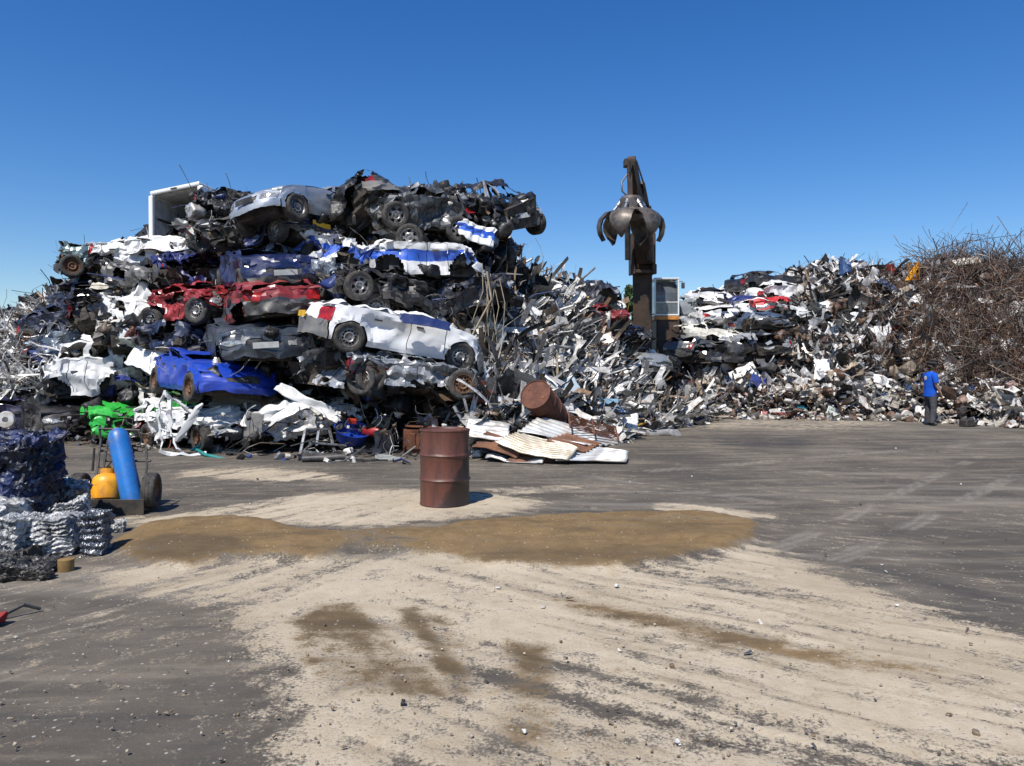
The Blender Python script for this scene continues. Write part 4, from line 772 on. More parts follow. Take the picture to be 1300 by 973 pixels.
# ------------------------------------------------------------------ open white van box at the top
def van_box():
    d = car_heap.hit(230, 300) + .1; c = at(226, 279, d)
    e = empty('van_body', c, (R(-4), R(-7), R(-14)), 'white van body with its open rear end on top of the pile', 'van')
    W_, H_, L_ = 1.45, 1.6, 2.6; t = .05
    b = MB(); n = 8
    for s in (-1, 1):
        b.box((s * (W_ / 2), L_ / 2, -.02), (t, L_, H_ - .1), Euler((0, s * R(-3), 0)))
    b.box((0, L_ / 2, H_ / 2 - .03), (W_ - .06, L_, t)); b.box((0, L_ / 2, -H_ / 2 + .03), (W_, L_, t)); b.box((0, L_, 0), (W_, t, H_ - .1))
    b.build('shell', paint(WH, .25), e, bevel=.02)
    f = MB()
    f.bar((-W_ / 2 - .03, -.03, -H_ / 2), (-W_ / 2 + .05, -.03, H_ / 2 - .10), .12, .12); f.bar((W_ / 2 + .03, -.03, -H_ / 2), (W_ / 2 - .05, -.03, H_ / 2 - .10), .10, .10)
    f.bar((-W_ / 2 + .03, -.03, H_ / 2 - .04), (W_ / 2 - .03, -.03, H_ / 2 - .04), .10, .10); f.build('door_frame', paint(WH, .2), e, bevel=.03)
    l = MB()
    for s in (-1, 1): l.box((s * (W_ / 2 - .055), L_ / 2, .0), (.02, L_ - .1, H_ - .25))
    l.box((0, L_ / 2, H_ / 2 - .085), (W_ - .15, L_ - .1, .02)); l.box((0, L_ - .06, 0), (W_ - .14, .02, H_ - .2)); l.build('lining', simple('grey_lining', (.50, .50, .48), .7), e)
    k = MB(); k.bar((-W_ / 2 + .08, .1, .15), (-W_ / 2 + .08, L_ - .2, .15), .02, .05); k.bar((W_ / 2 - .08, .1, .2), (W_ / 2 - .08, L_ - .2, .2), .02, .05); k.build('rail', M_dark, e)
    h = MB(); h.box((0, -.09, H_ / 2 - .05), (.16, .04, .03)); h.build('latch', M_black, e)
van_box()
# bent window frame sticking up at the top right, hanging cables
def frame_up():
    d = car_heap.hit(625, 262); q = MB(); pt = lambda x, y, o=0: at(x, y, d - .2 + o)
    q.tube([pt(622, 290), pt(619, 262), pt(614, 230), pt(628, 240, .1), pt(641, 256, .15), pt(644, 270, .1)], .034, 6)
    q.tube([pt(614, 230), pt(624, 262, .05), pt(622, 292)], .024, 6); q.build('door_frame_bar', simple('pale_frame', (.55, .56, .58), .35, .2), None, 40)
    o = bpy.data.objects['door_frame_bar']; o.name = 'bent_door_frame'; tag(o, 'bent pale window frame sticking up from the black overhanging car', 'door frame')
frame_up()
def torn_frames():
    d = 13.7; pt = lambda x, y, o=0: at(x, y, d + o)
    def ribbon(mb, P, wd, th):
        for a, b_ in zip(P[:-1], P[1:]):
            n_ = 4
            for k in range(n_): mb.bar(Vector(a).lerp(Vector(b_), k / n_), Vector(a).lerp(Vector(b_), (k + 1.02) / n_), wd, th)
    q = MB(); ribbon(q, [pt(206, 574), pt(202, 548), pt(203, 512), pt(210, 497), pt(216, 508), pt(216, 545), pt(224, 568), pt(236, 578, .1)], .06, .03)
    ribbon(q, [pt(209, 498), pt(228, 513, .1), pt(246, 528, .3)], .07, .03); ribbon(q, [pt(204, 572), pt(220, 578), pt(262, 576, .1)], .07, .05)
    ribbon(q, [pt(203, 520), pt(210, 522)], .12, .02); ribbon(q, [pt(203, 545), pt(216, 548)], .08, .02)
    v = crumple(np.array([tuple(x) for x in q.v]), .05, 5, 2); q.v = [Vector(x) for x in v]
    tag(q.build('torn_door_frame', paint(WH, .9), None, 30), 'white torn car door frame standing left of the crumpled white car', 'door frame')
    q = MB(); q.tube([pt(224, 562), pt(230, 552), pt(240, 537), pt(248, 522), pt(256, 514, .1)], [.04, .06, .07, .06, .04], 6)
    v = crumple(np.array([tuple(x) for x in q.v]), .07, 5, 3); q.v = [Vector(x) for x in v]
    tag(q.build('bent_car_pillar', paint(WH, .9), None, 30), 'thick white bent car pillar leaning right of the torn door frame', 'car pillar')
torn_frames()
panel('grey plastic wheel cladding hanging on the crumpled white car', 322, 540, .42, .5, (.12, .13, .14), (-8, 4, -25), -.5, amp=.03, seed=91, mat=M_grey)
panel('long white folded sill zigzagging right of the crumpled white car', 392, 512, 1.3, .22, WH, (-20, 26, 6), -.1, amp=.07, seed=92)
panel('white kinked roof rail above the metal rack', 352, 532, .9, .16, WH, (-20, -28, 6), -.3, amp=.05, seed=93)
panel('bent black door skin under the charcoal car tail', 470, 258, .5, .9, (.014, .014, .016), (10, -24, 20), -.2, amp=.05, seed=94)
panel('open black bonnet flap on the pile top', 500, 244, .8, .22, (.014, .014, .016), (-10, -4, 4), -.1, amp=.04, seed=95)
panel('flattened navy blue film with white flecks on the side of the white hatchback', 540, 409, 1.0, .2, (.02, .035, .12), (-30, 9, 26), -1.0, amp=.025, seed=96)
q = MB(); d = car_heap.hit(620, 380)
for k in range(7):
    x = 612 + k * 3.5; y0 = 335 + random.uniform(-5, 25); q.tube([at(x, y0, d - .3), at(x + random.uniform(-5, 8), y0 + 35, d - .5), at(x + random.uniform(-14, 10), y0 + 75 + 10 * k % 30, d - .45)], .010, 5)
q.tube([at(618, 345, d - .5), at(624, 380, d - .6), at(612, 402, d - .6), at(600, 425, d - .6)], .022, 6)
tag(q.build('hanging_cables', simple('old_cable', (.30, .25, .17), .7), None, 40), 'pale frayed cables hanging down the right end of the car pile', 'cables')
q = MB(); d = car_heap.hit(450, 240)
q.tube([at(450, 262, d), at(450.5, 228, d)], .006, 4); tag(q.build('car_aerial', M_black), 'thin black aerial standing up over the charcoal car tail', 'aerial')

# ------------------------------------------------------------------ oil drums
def drum(loc, rot, label, mat, rad=.292, h=.885):
    e = empty('oil_drum', loc, rot, label, 'drum', 'rusty oil drums')
    b = MB(); pr = [(.0, .03), (rad - .03, .03), (rad - .012, .0), (rad, .0), (rad + .004, .012), (rad - .002, .03)]
    for zc in (.30, .59):
        pr += [(rad - .002, h * zc / .885 - .03), (rad + .003, h * zc / .885 - .016), (rad + .013, h * zc / .885), (rad + .003, h * zc / .885 + .016), (rad - .002, h * zc / .885 + .03)]
    for zz in (.06, .10, .14, .72, .76, .80): pass
    pr += [(rad - .002, h - .04), (rad + .001, h - .02)]
    b.lathe(pr, 56); b.v = [Vector(v) for v in crumple(np.array([tuple(v) for v in b.v]), .005, 3, 5)]
    b.build('shell', mat, e, 35)
    l = MB(); l.lathe([(rad + .001, h - .022), (rad + .008, h - .012), (rad + .006, h), (rad - .006, h + .002), (rad - .014, h - .018), (.0, h - .02)], 56); l.build('lid', mat, e, 35)
    c = MB(); c.lathe([(.035, h - .02), (.035, h - .008), (.0, h - .006)], 14, Matrix.Translation((.17, -.05, 0))); c.build('bung', M_rust, e)
    c = MB(); c.lathe([(.02, h - .02), (.02, h - .01), (.0, h - .009)], 12, Matrix.Translation((-.16, .1, 0))); c.build('bung', M_rust, e)
    return e
g = gnd(562, 647); m_d = M_drum
# red brown drum paint with rust runs, much darker towards the lower right
def drum_mat():
    m, n, l, b = new_mat('weathered_drum_paint'); v = objc(n); mp = n.new('ShaderNodeMapping'); l.new(v, mp.inputs[0]); mp.inputs['Scale'].default_value = (9, 9, 1.2)
    c = mixc(n, l, ramp(n, l, noise(n, l, mp.outputs[0], 1.4, 8, .7), .35, .7), (.125, .044, .028), (.070, .028, .019))
    c = mixc(n, l, ramp(n, l, noise(n, l, v, 3, 8, .7), .52, .66, 0, .8), c, (.06, .028, .02))
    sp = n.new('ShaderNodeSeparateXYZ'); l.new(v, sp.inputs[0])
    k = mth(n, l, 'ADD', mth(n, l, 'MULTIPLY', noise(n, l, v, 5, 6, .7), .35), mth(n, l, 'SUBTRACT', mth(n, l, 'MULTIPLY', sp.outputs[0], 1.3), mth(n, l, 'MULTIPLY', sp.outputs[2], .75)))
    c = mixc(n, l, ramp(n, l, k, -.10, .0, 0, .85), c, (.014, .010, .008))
    c = mixc(n, l, ramp(n, l, noise(n, l, v, 32, 5, .7), .68, .72, 0, .6), c, (.38, .34, .29))
    l.new(c, b.inputs['Base Color']); b.inputs['Roughness'].default_value = .5; bump(n, l, noise(n, l, v, 20, 5), .25, .01, b); return m
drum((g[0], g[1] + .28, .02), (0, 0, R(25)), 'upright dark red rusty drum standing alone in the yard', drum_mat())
c = at(702, 528, 14.6); drum(c, Vector((-.38, -.70, .46)).to_track_quat('Z', 'Y').to_euler(), 'rust brown drum tipped over at the foot of the middle heap', simple('drum_rust', (.155, .062, .036), .75, .0, .4, 4, (.085, .034, .022), .3, .3, 25))

# ------------------------------------------------------------------ corrugated sheets
def zinc(name, a, b_, rs_=0.5):
    return simple(name, a, .38, .25, .3, 2.2, b_, .5, .12, 30)
M_zn = zinc('galvanised', (.50, .51, .50), (.34, .31, .27)); M_zc = zinc('cream_iron', (.54, .50, .40), (.38, .31, .22)); M_zr = simple('rusted_iron', (.24, .11, .055), .8, .05, .5, 2.5, (.11, .05, .032))
def corr(label, cs, mat, waves=14, amp=.016, axis=0, sag=.05, seed=1):
    waves = max(4, int(waves * .75)); amp = .020; C = [at(*c) for c in cs]; n, m_ = 26, waves * 8; u, v = np.meshgrid(np.linspace(0, 1, m_ + 1), np.linspace(0, 1, n + 1)); u = u[..., None]; v = v[..., None]
    if axis: C = [C[1], C[2], C[3], C[0]]
    P = (C[0] * (1 - u) + C[1] * u) * (1 - v) + (C[3] * (1 - u) + C[2] * u) * v
    N = np.cross(C[1] - C[0], C[3] - C[0]); N /= np.linalg.norm(N); N = N if N[2] > 0 else -N
    P = P + N * (amp * np.sin(u * waves * 2 * np.pi)); P = P.reshape(-1, 3); P = crumple(P, sag * 1.7, .8, seed, 5); P = crumple(P, .012, 4, seed, 5); P[:, 2] = np.maximum(P[:, 2], .03)
    o = mesh_quads('corrugated_sheet', P, grid_q(n, m_), mat, None, 50); o.modifiers.new('thickness', 'SOLIDIFY').thickness = .003
    tag(o, label, 'sheet', 'corrugated iron sheets before the middle heap')
corr('cream corrugated sheet on top of the sheet pile', [(628, 562, 12.9), (662, 546, 13.4), (730, 572, 12.8), (716, 588, 12.5)], M_zc, 12, seed=3)
corr('whitish corrugated sheet at the right end of the sheet pile', [(706, 588, 12.6), (722, 563, 13.3), (798, 571, 13.2), (794, 588, 12.6)], M_zn, 14, seed=4)
corr('long grey corrugated sheet lying across the back of the sheet pile', [(655, 546, 13.3), (700, 536, 14.0), (790, 560, 13.8), (740, 566, 13.2)], M_zn, 10, seed=5, sag=.09)
corr('grey corrugated sheet leaning behind the upright drum', [(592, 556, 13.2), (592, 532, 13.9), (650, 541, 13.9), (646, 560, 13.2)], M_zn, 9, seed=6)
corr('rusty brown corrugated sheet under the cream sheet', [(600, 570, 13.0), (618, 549, 13.4), (668, 560, 13.2), (655, 582, 12.8)], M_zr, 8, seed=7, sag=.10)
corr('rusty corrugated sheet folded between the pale sheets', [(690, 560, 13.1), (712, 549, 13.5), (765, 566, 13.3), (742, 576, 13.0)], M_zr, 9, seed=8, sag=.10)
corr('dark rusty corrugated sheet lowest in the sheet pile', [(640, 586, 12.75), (655, 572, 13.1), (740, 580, 13.0), (735, 590, 12.7)], M_zr, 10, seed=9, sag=.06)
corr('thin pale corrugated offcut sticking out at the front', [(616, 583, 12.9), (622, 577, 13.2), (690, 584, 12.9), (686, 589, 12.6)], M_zn, 6, seed=10, sag=.05)

# rusty box by the drum
q = MB(); c = gnd(530, 577); q.box((0, 0, .23), (.62, .5, .44)); q.box((.0, -.27, .23), (.40, .03, .30)); q.box((.05, 0, .49), (.66, .54, .03), Euler((0, R(4), 0)))
tag(q.build('rusty_box', M_rust, None, None, (c[0], c[1] + .3, 0.01), (0, 0, R(12)), .01), 'rusty steel box behind the upright drum', 'box')
# grid of rusty bars
def bar_grid():
    a = at(722, 535, 13.6); q = MB(); M = Matrix.Translation(Vector(a)) @ Euler((R(-62), R(16), R(8))).to_matrix().to_4x4()
    for k in range(9): q.bar(M @ Vector((0, 0, k * .055 - .2)), M @ Vector((.95, 0, k * .055 - .2)), .014, .014)
    for k in range(3): q.bar(M @ Vector((k * .46 + .01, -.012, -.24)), M @ Vector((k * .46 + .01, -.012, .28)), .03, .02)
    tag(q.build('bar_grating', M_rust), 'rusty bar grating lying right of the tipped drum', 'grating')
bar_grid()
# aluminium frames and rack in front of the wrecks
def frames():
    q = MB(); p = lambda x, y, d=14.0: at(x, y, d)
    for a, b_ in (((381, 577, 13.6), (388, 545, 13.8)), ((388, 545, 13.8), (420, 545, 14.0)), ((405, 546, 13.9), (402, 566, 13.8)), ((392, 562, 13.6), (440, 566, 13.7)), ((418, 545, 14), (425, 575, 13.6)), ((386, 573, 13.5), (430, 580, 13.3)), ((381, 577, 13.6), (400, 560, 13.8))):
        q.bar(p(*a), p(*b_), .05, .035)
    tag(q.build('metal_rack', M_steel, None, None, bevel=.004), 'grey metal rack frame on the ground under the folded white car', 'rack')
    q = MB()
    r = np.random.RandomState(4)
    for k in range(16):
        x = r.uniform(415, 480); y = r.uniform(556, 585); L_ = r.uniform(15, 50); dy = r.uniform(-8, 5); d = CH * F / (y + 6 - HY) + .1
        q.bar(p(x, y, d), p(x + L_, y + dy, d + .2), .035, .025)
    tag(q.build('dark_profiles', simple('dark_profile', (.10, .10, .105), .4, .6), None), 'dark aluminium profiles lying in a loose bundle on the ground', 'profiles', None, 'stuff')
frames()
q = MB(); c = gnd(410, 588); q.tube([(c[0] - .35, c[1], .07), (c[0] + .1, c[1] + .05, .08), (c[0] + .35, c[1] + .12, .09)], .06, 10)
tag(q.build('black_pipe', M_black, None, 40), 'short thick black pipe lying before the metal rack', 'pipe')
panel('silvery crushed tray on the ground left of the rusty box', 497, 583, .55, .3, (.3, .32, .3), (-80, 10, 5), 0, amp=.03, seed=66, d=13.3, name='crushed_tray', cat='tray', group=None)
q = MB(); c = at(445, 545, 14.3); q.lathe([(.0, 0), (.26, 0), (.34, .22), (.35, .24), (.33, .24), (.25, .03), (.0, .02)], 24)
tag(q.build('blue_tub', simple('blue_plastic', (.01, .05, .35), .4), None, 40, tuple(c - [0, 0, .2]), (R(20), R(15), 0)), 'deep blue plastic tub under the grey wreck', 'tub')
q = MB(); c = at(472, 548, 14.2); q.lathe([(.0, -.2), (.08, -.19), (.1, -.14), (.1, .14), (.07, .2), (.0, .21)], 16)
tag(q.build('red_canister', simple('red_enamel', (.32, .015, .015), .4), None, 40, tuple(c), (R(90), 0, R(60))), 'small red canister beside the deep blue tub', 'canister')
q = MB(); c = at(447, 535, 14.1); q.box((0, 0, 0), (.16, .12, .08))
tag(q.build('red_box', simple('red_plastic', (.5, .04, .02), .4), None, None, tuple(c), (.2, .1, .3), .01), 'small orange red box on top of the deep blue tub', 'box')
q = MB(); p = lambda x, y, d=13.9: at(x, y, d)
q.tube([p(243, 572), p(255, 565), p(248, 570), p(262, 578, 13.6), p(285, 583, 13.5)], .03, 8)
tag(q.build('teal_hose', simple('teal_plastic', (.02, .22, .20), .4), None, 40), 'teal plastic hose piece at the foot of the crumpled white car', 'hose')
for i, (x, y, d, r0, lb) in enumerate(((8, 533, 14.2, .16, 'white ring hub at the left edge beside the purple blue car'), (1151, 530, 22.6, .22, 'round white fan hub left of the worker'))):
    q = MB(); q.lathe([(r0 * .25, -.03), (r0 * .9, -.04), (r0, 0), (r0 * .9, .05), (r0 * .35, .05), (r0 * .3, .0), (.0, .0)], 28)
    tag(q.build('white_hub', M_white, None, 40, tuple(at(x, y, d)), (R(90), 0, R(12))), lb, 'hub')
q = MB(); z = lambda x, y, d=20.6: at(x, y, d)
for a, b_ in (((1268, 544), (1290, 506)), ((1290, 506), (1312, 548, 20.2)), ((1262, 536), (1310, 540)), ((1290, 507), (1306, 506, 21.2)), ((1254, 545), (1272, 545))): q.bar(z(*a), z(*b_), .09, .07)
tag(q.build('bent_casement', M_white, None, None, bevel=.01), 'white bent window frame standing at the right edge', 'frame')
q = MB(); q.box((0, 0, .15), (.3, .25, .28)); q.box((.24, .05, .14), (.2, .2, .24), Euler((0, R(20), R(20)))); q.v = [Vector(v) for v in crumple(np.array([tuple(v) for v in q.v]), .09, 4, 9)]; q.v = [Vector((v.x, v.y, max(v.z, .0) * .8)) for v in q.v]
c = gnd(1236, 544); tag(q.build('dark_machine_part', M_dark, None, None, tuple(c + [0, .3, 0]), (0, 0, R(15)), .02), 'black machine housing on the ground left of the white window frame', 'machine part')
q = MB()
for k in range(4):
    for j in range(4): q.bar((k * .15, 0, 0), (k * .15, 0, .6), .02, .02); q.bar((0, .01, j * .19 + .01), (.46, .01, j * .19 + .01), .02, .02)
q.bar((.0, .02, .0), (.46, .02, .6), .05, .03); q.bar((.0, .1, .0), (.46, .1, .45), .2, .03)
tag(q.build('yellow_crate', M_yellow, None, None, tuple(at(1155, 356, 25.8)), (0, R(-6), R(20))), 'yellow wire crate on the crest between shredded metal and rusty wire', 'crate')
# cable drum tube, ladder-like rod poking from the wire heap
q = MB(); q.tube([at(1180, 486, 22.2), at(1222, 466, 22.0), at(1250, 452, 22.6)], .035, 8); tag(q.build('long_pole', M_dark, None, 40), 'long dark pole slanting up behind the worker', 'pole')
# precast concrete blocks
for i, (x, y, d, w_) in enumerate(((862, 496, 25.5, 1.7), (905, 498, 25.8, 1.5))):
    q = MB(); q.box((0, 0, .42), (w_, .7, .84)); q.box((0, 0, .9), (w_ * .8, .25, .1))
    a = at(x, y, d); tag(q.build('concrete_block', M_conc, None, None, (a[0], a[1], 0), (0, 0, R(4 * i)), .03), ('concrete block under the crane tower', 'concrete block right of the crane tower, half buried in scrap')[i], 'concrete block', 'precast concrete blocks by the crane')

# ------------------------------------------------------------------ grab crane
def crane():
    MC = simple('dirty_brown_paint', (.075, .045, .028), .6, .1, .5, 3, (.035, .026, .02), .4, .2, 20); MO = simple('orange_paint', (.55, .22, .03), .5, 0, .3, 4, (.3, .12, .03))
    MG = simple('worn_grab_steel', (.16, .14, .12), .45, .4, .5, 5, (.07, .055, .045)); D = 28.0
    P = lambda x, y, d=D: Vector(at(x, y, d))
    base = P(835, 500); e = empty('grab_crane', (base.x, base.y, 0), (0, 0, 0), 'tall brown material handling crane with raised cab and orange peel grab', 'crane')
    inv = Vector((base.x, base.y, 0))
    def part(mb, nm, mat, bev=0, sm=None, parent=None):
        mb.v = [v - inv for v in mb.v]; return mb.build(nm, mat, parent or e, sm, bevel=bev)
    q = MB(); q.bar(P(816, 490), P(815.5, 300, 27.4), .62, .72, 0, .72, .62); part(q, 'boom', MC, .03)
    q = MB()
    for sx in (-1, 1):
        a = P(815, 318, 27.2); q.box(a + Vector((sx * .38, 0, -.15)), (.10, .7, 1.45)); q.box(a + Vector((sx * .38, -.3, -.72)), (.16, .2, .35))
    q.box(P(815, 346, 27.2), (.86, .7, .12)); part(q, 'boom_head', MC, .02)
    q = MB(); q.bar(P(820, 330, 27.0), P(801, 201, 24.6), .62, .55, 0, .26, .30); part(q, 'stick', MC, .02)
    q = MB()
    for k, (dx, r0) in enumerate(((-.16, .028), (-.10, .02), (.0, .02), (.09, .02), (.15, .028))):
        q.tube([P(803, 205, 24.3) + Vector((dx * .7, -.1, 0)), P(808 - (k % 2) * 4, 240, 24.6) + Vector((dx * 1.5, -.2 - .05 * (k % 3), 0)), P(810, 275, 25.2) + Vector((dx * 1.4, -.25, 0))], r0, 6)
    q.tube([P(796, 222, 24.4), P(789, 232, 24.3), P(790, 243, 24.2), P(797, 250, 24.2)], .03, 6); part(q, 'hydraulic_hose', M_dark, 0, 40)
    q = MB(); q.tube([P(826, 330, 26.6), P(822, 262, 26.0)], .13, 12); q.tube([P(822, 262, 26.0), P(816, 232, 25.2)], .07, 10); q.tube([P(824, 330, 26.6) - Vector((.75, 0, 0)), P(823, 265, 26.0) - Vector((.72, 0, 0))], .10, 12); part(q, 'hydraulic_cylinder', M_dark, 0, 40)
    q = MB(); q.bar(P(799, 203, 24.5), P(799, 212, 24.5), .35, .35); q.bar(P(799, 210, 24.4), P(800, 250, 24.3), .14, .14); part(q, 'link', MC, .01)
    # grab
    c = P(801, 262, 24.3); gq = MB(); gq.lathe([(.0, .32), (.30, .30), (.38, .2), (.38, -.1), (.46, -.16), (.5, -.34), (.3, -.42), (.0, -.44)], 20, Matrix.Translation(c)); grab = part(gq, 'grab', MG, 0, 35)
    for k in range(6):
        a = R(k * 60 + 2); dirv = Vector((math.cos(a), math.sin(a), 0)); pts = []; wd = []
        KR = np.array([(.24, -.24), (.50, -.20), (.78, -.27), (.97, -.46), (1.03, -.70), (.98, -.93), (.86, -1.12)])
        for tt in np.linspace(0, 1, 13):
            i_ = tt * 6; rr_ = np.interp(i_, range(7), KR[:, 0]); zz_ = np.interp(i_, range(7), KR[:, 1])
            pts.append(c + dirv * rr_ + Vector((0, 0, zz_))); wd.append(float(np.interp(tt, [0, .3, .6, .85, 1], [.36, .78, .70, .36, .05])))
        t = MB(); V = []; sd = Vector((-dirv.y, dirv.x, 0))
        for i, pnt in enumerate(pts):
            n_ = (pnt - (c + Vector((0, 0, -.85)) + dirv * .2)).normalized()
            for u, dep in ((-1, 0), (-.5, .06), (0, .09), (.5, .06), (1, 0)): V.append(pnt + sd * u * wd[i] / 2 + n_ * dep)
            for u in (1, -1): V.append(pnt + sd * u * wd[i] / 2 * .9 - n_ * .05)
        Fs = [(i * 7 + k2, i * 7 + (k2 + 1) % 7, (i + 1) * 7 + (k2 + 1) % 7, (i + 1) * 7 + k2) for i in range(12) for k2 in range(7)] + [tuple(range(6, -1, -1)), tuple(84 + j for j in range(7))]
        t.add(V, Fs); part(t, 'tine', MG, 0, 40, grab)
        h = MB(); h.tube([c + dirv * .30 + Vector((0, 0, .16)), c + dirv * .62 + Vector((0, 0, -.24))], .05, 8); h.tube([c + dirv * .24 + Vector((0, 0, .24)), c + dirv * .42 + Vector((0, 0, .0))], .08, 8); part(h, 'grab_cylinder', simple('pale_ram', (.38, .38, .38), .3, .7) if k == 0 else bpy.data.materials['pale_ram'], 0, 40, grab)
    # tower and cab
    q = MB(); q.box(P(848, 440) + Vector((0, .5, .0)), (.86, 1.0, 2.1)); q.bar(P(836, 405) + Vector((0, 0, 0)), P(836, 475), .08, .08); q.bar(P(861, 405), P(861, 475), .08, .08); part(q, 'tower', MC, .02)
    q = MB(); q.box(P(848, 476) + Vector((0, .3, 0)), (.95, 1.1, .10)); part(q, 'tower_plate', MO, .01)
    q = MB(); q.box((P(835, 500) + P(835, 480)) / 2 + Vector((.1, 1.6, -.1)), (2.4, 2.6, 1.0)); q.box(P(842, 465) + Vector((0, 2.4, 0)), (2.2, 1.8, 1.3)); part(q, 'machine_base', M_dark, .05)
    q = MB(); q.box(P(846.5, 404) + Vector((0, .7, 0)), (.92, 1.5, .14)); part(q, 'cab_floor', MO, .02)
    q = MB(); cb = P(846.5, 401); W_ = .86; Hc = 1.36; Lc = 1.4
    post = lambda x0, y0, z0, x1, y1, z1, w_=.055: q.bar(cb + Vector((x0, y0, z0)), cb + Vector((x1, y1, z1)), w_, w_)
    for sx in (-1, 1):
        post(sx * W_ / 2, 0, 0, sx * W_ / 2, 0, Hc - .0); post(sx * W_ / 2, Lc, 0, sx * W_ / 2, Lc, Hc); post(sx * W_ / 2, 0, Hc, sx * W_ / 2, Lc, Hc); post(sx * W_ / 2, 0, .02, sx * W_ / 2, Lc, .02); post(sx * W_ / 2, .7, 0, sx * W_ / 2, .7, Hc)
    post(-W_ / 2, 0, Hc, W_ / 2, 0, Hc); post(-W_ / 2, 0, .03, W_ / 2, 0, .03); post(-W_ / 2, 0, .50, W_ / 2, 0, .50, .035); q.box(cb + Vector((0, Lc / 2, Hc + .02)), (W_ + .08, Lc + .08, .05)); q.box(cb + Vector((0, Lc, .6)), (W_, .05, 1.2), None, 1); q.box(cb + Vector((.39, .75, .6)), (.02, 1.2, 1.15), None, 1)
    cab = part(q, 'cab', [paint(WH, .2), M_black], .01)
    q = MB(); mg, n, l, b = new_mat('cab_glass'); b.inputs['Base Color'].default_value = (.55, .6, .62, 1); b.inputs['Roughness'].default_value = .13; b.inputs['Transmission Weight'].default_value = .85; b.inputs['IOR'].default_value = 1.45
    q.box(cb + Vector((0, -.0, .27)), (W_ - .08, .012, .42)); xs = (-.39, -.14, .14, .39); ys = (.075, .0, .0, .075); q.add([cb + Vector((x, y + dy, z)) for z, dy in ((.54, .0), (.86, .02), (1.31, .24)) for x, y in zip(xs, ys)], [(r_i * 4 + c_i, r_i * 4 + c_i + 1, r_i * 4 + c_i + 5, r_i * 4 + c_i + 4) for r_i in range(2) for c_i in range(3)])
    for sx in (-1, 1): q.box(cb + Vector((sx * W_ / 2, .35, .7)), (.012, .6, 1.2))
    part(q, 'window', mg, 0, None, cab)
    q = MB(); q.box(cb + Vector((0, .85, .35)), (.45, .45, .15)); q.box(cb + Vector((0, 1.05, .7)), (.42, .12, .6)); q.box(cb + Vector((.3, .4, .3)), (.1, .3, .5)); q.tube([cb + Vector((-.1, .2, .2)), cb + Vector((-.15, .4, .62))], .02, 6); part(q, 'seat', M_black, .03, None, cab)
    q = MB(); q.box(cb + Vector((W_ / 2 + .16, -.05, Hc - .25)), (.12, .06, .22)); q.tube([cb + Vector((W_ / 2, 0, Hc - .1)), cb + Vector((W_ / 2 + .16, -.05, Hc - .1))], .015, 6); part(q, 'mirror', M_black, .01, None, cab)
    # operator
    s = MB(); pc = cb + Vector((-.12, .75, .45))
    return pc
op = crane()

# ------------------------------------------------------------------ people (skin skeletons)
def skin(name, verts, edges, mat, parent=None, sub=2, root=0):
    me = bpy.data.meshes.new(name); me.from_pydata([v[:3] for v in verts], edges, []); o = bpy.data.objects.new(name, me); COL.objects.link(o)
    o.modifiers.new('skin', 'SKIN')
    sv = me.skin_vertices[0].data if me.skin_vertices else None
    if sv is None:
        bpy.context.view_layer.objects.active = o; o.select_set(True); sv = me.skin_vertices[0].data
    for i, v in enumerate(verts):
        rx = v[3]; ry = v[4] if len(v) > 4 else rx; sv[i].radius = (rx, ry); sv[i].use_root = (i == root)
    s = o.modifiers.new('sub', 'SUBSURF'); s.levels = sub; s.render_levels = sub
    dg = bpy.context.evaluated_depsgraph_get(); me2 = bpy.data.meshes.new_from_object(o.evaluated_get(dg)); bpy.data.objects.remove(o)
    me2.name = name; me2.materials.clear(); me2.materials.append(mat)
    me2.polygons.foreach_set('use_smooth', [True] * len(me2.polygons))
    o2 = bpy.data.objects.new(name, me2); COL.objects.link(o2)
    if parent: o2.parent = parent
    return o2
M_skin = simple('skin', (.36, .20, .13), .55, 0, .15, 8, (.28, .15, .10), .4, .05)
M_hair = simple('dark_hair', (.03, .024, .02), .8, 0, .4, 30, (.06, .05, .04), .3, .5, 60)
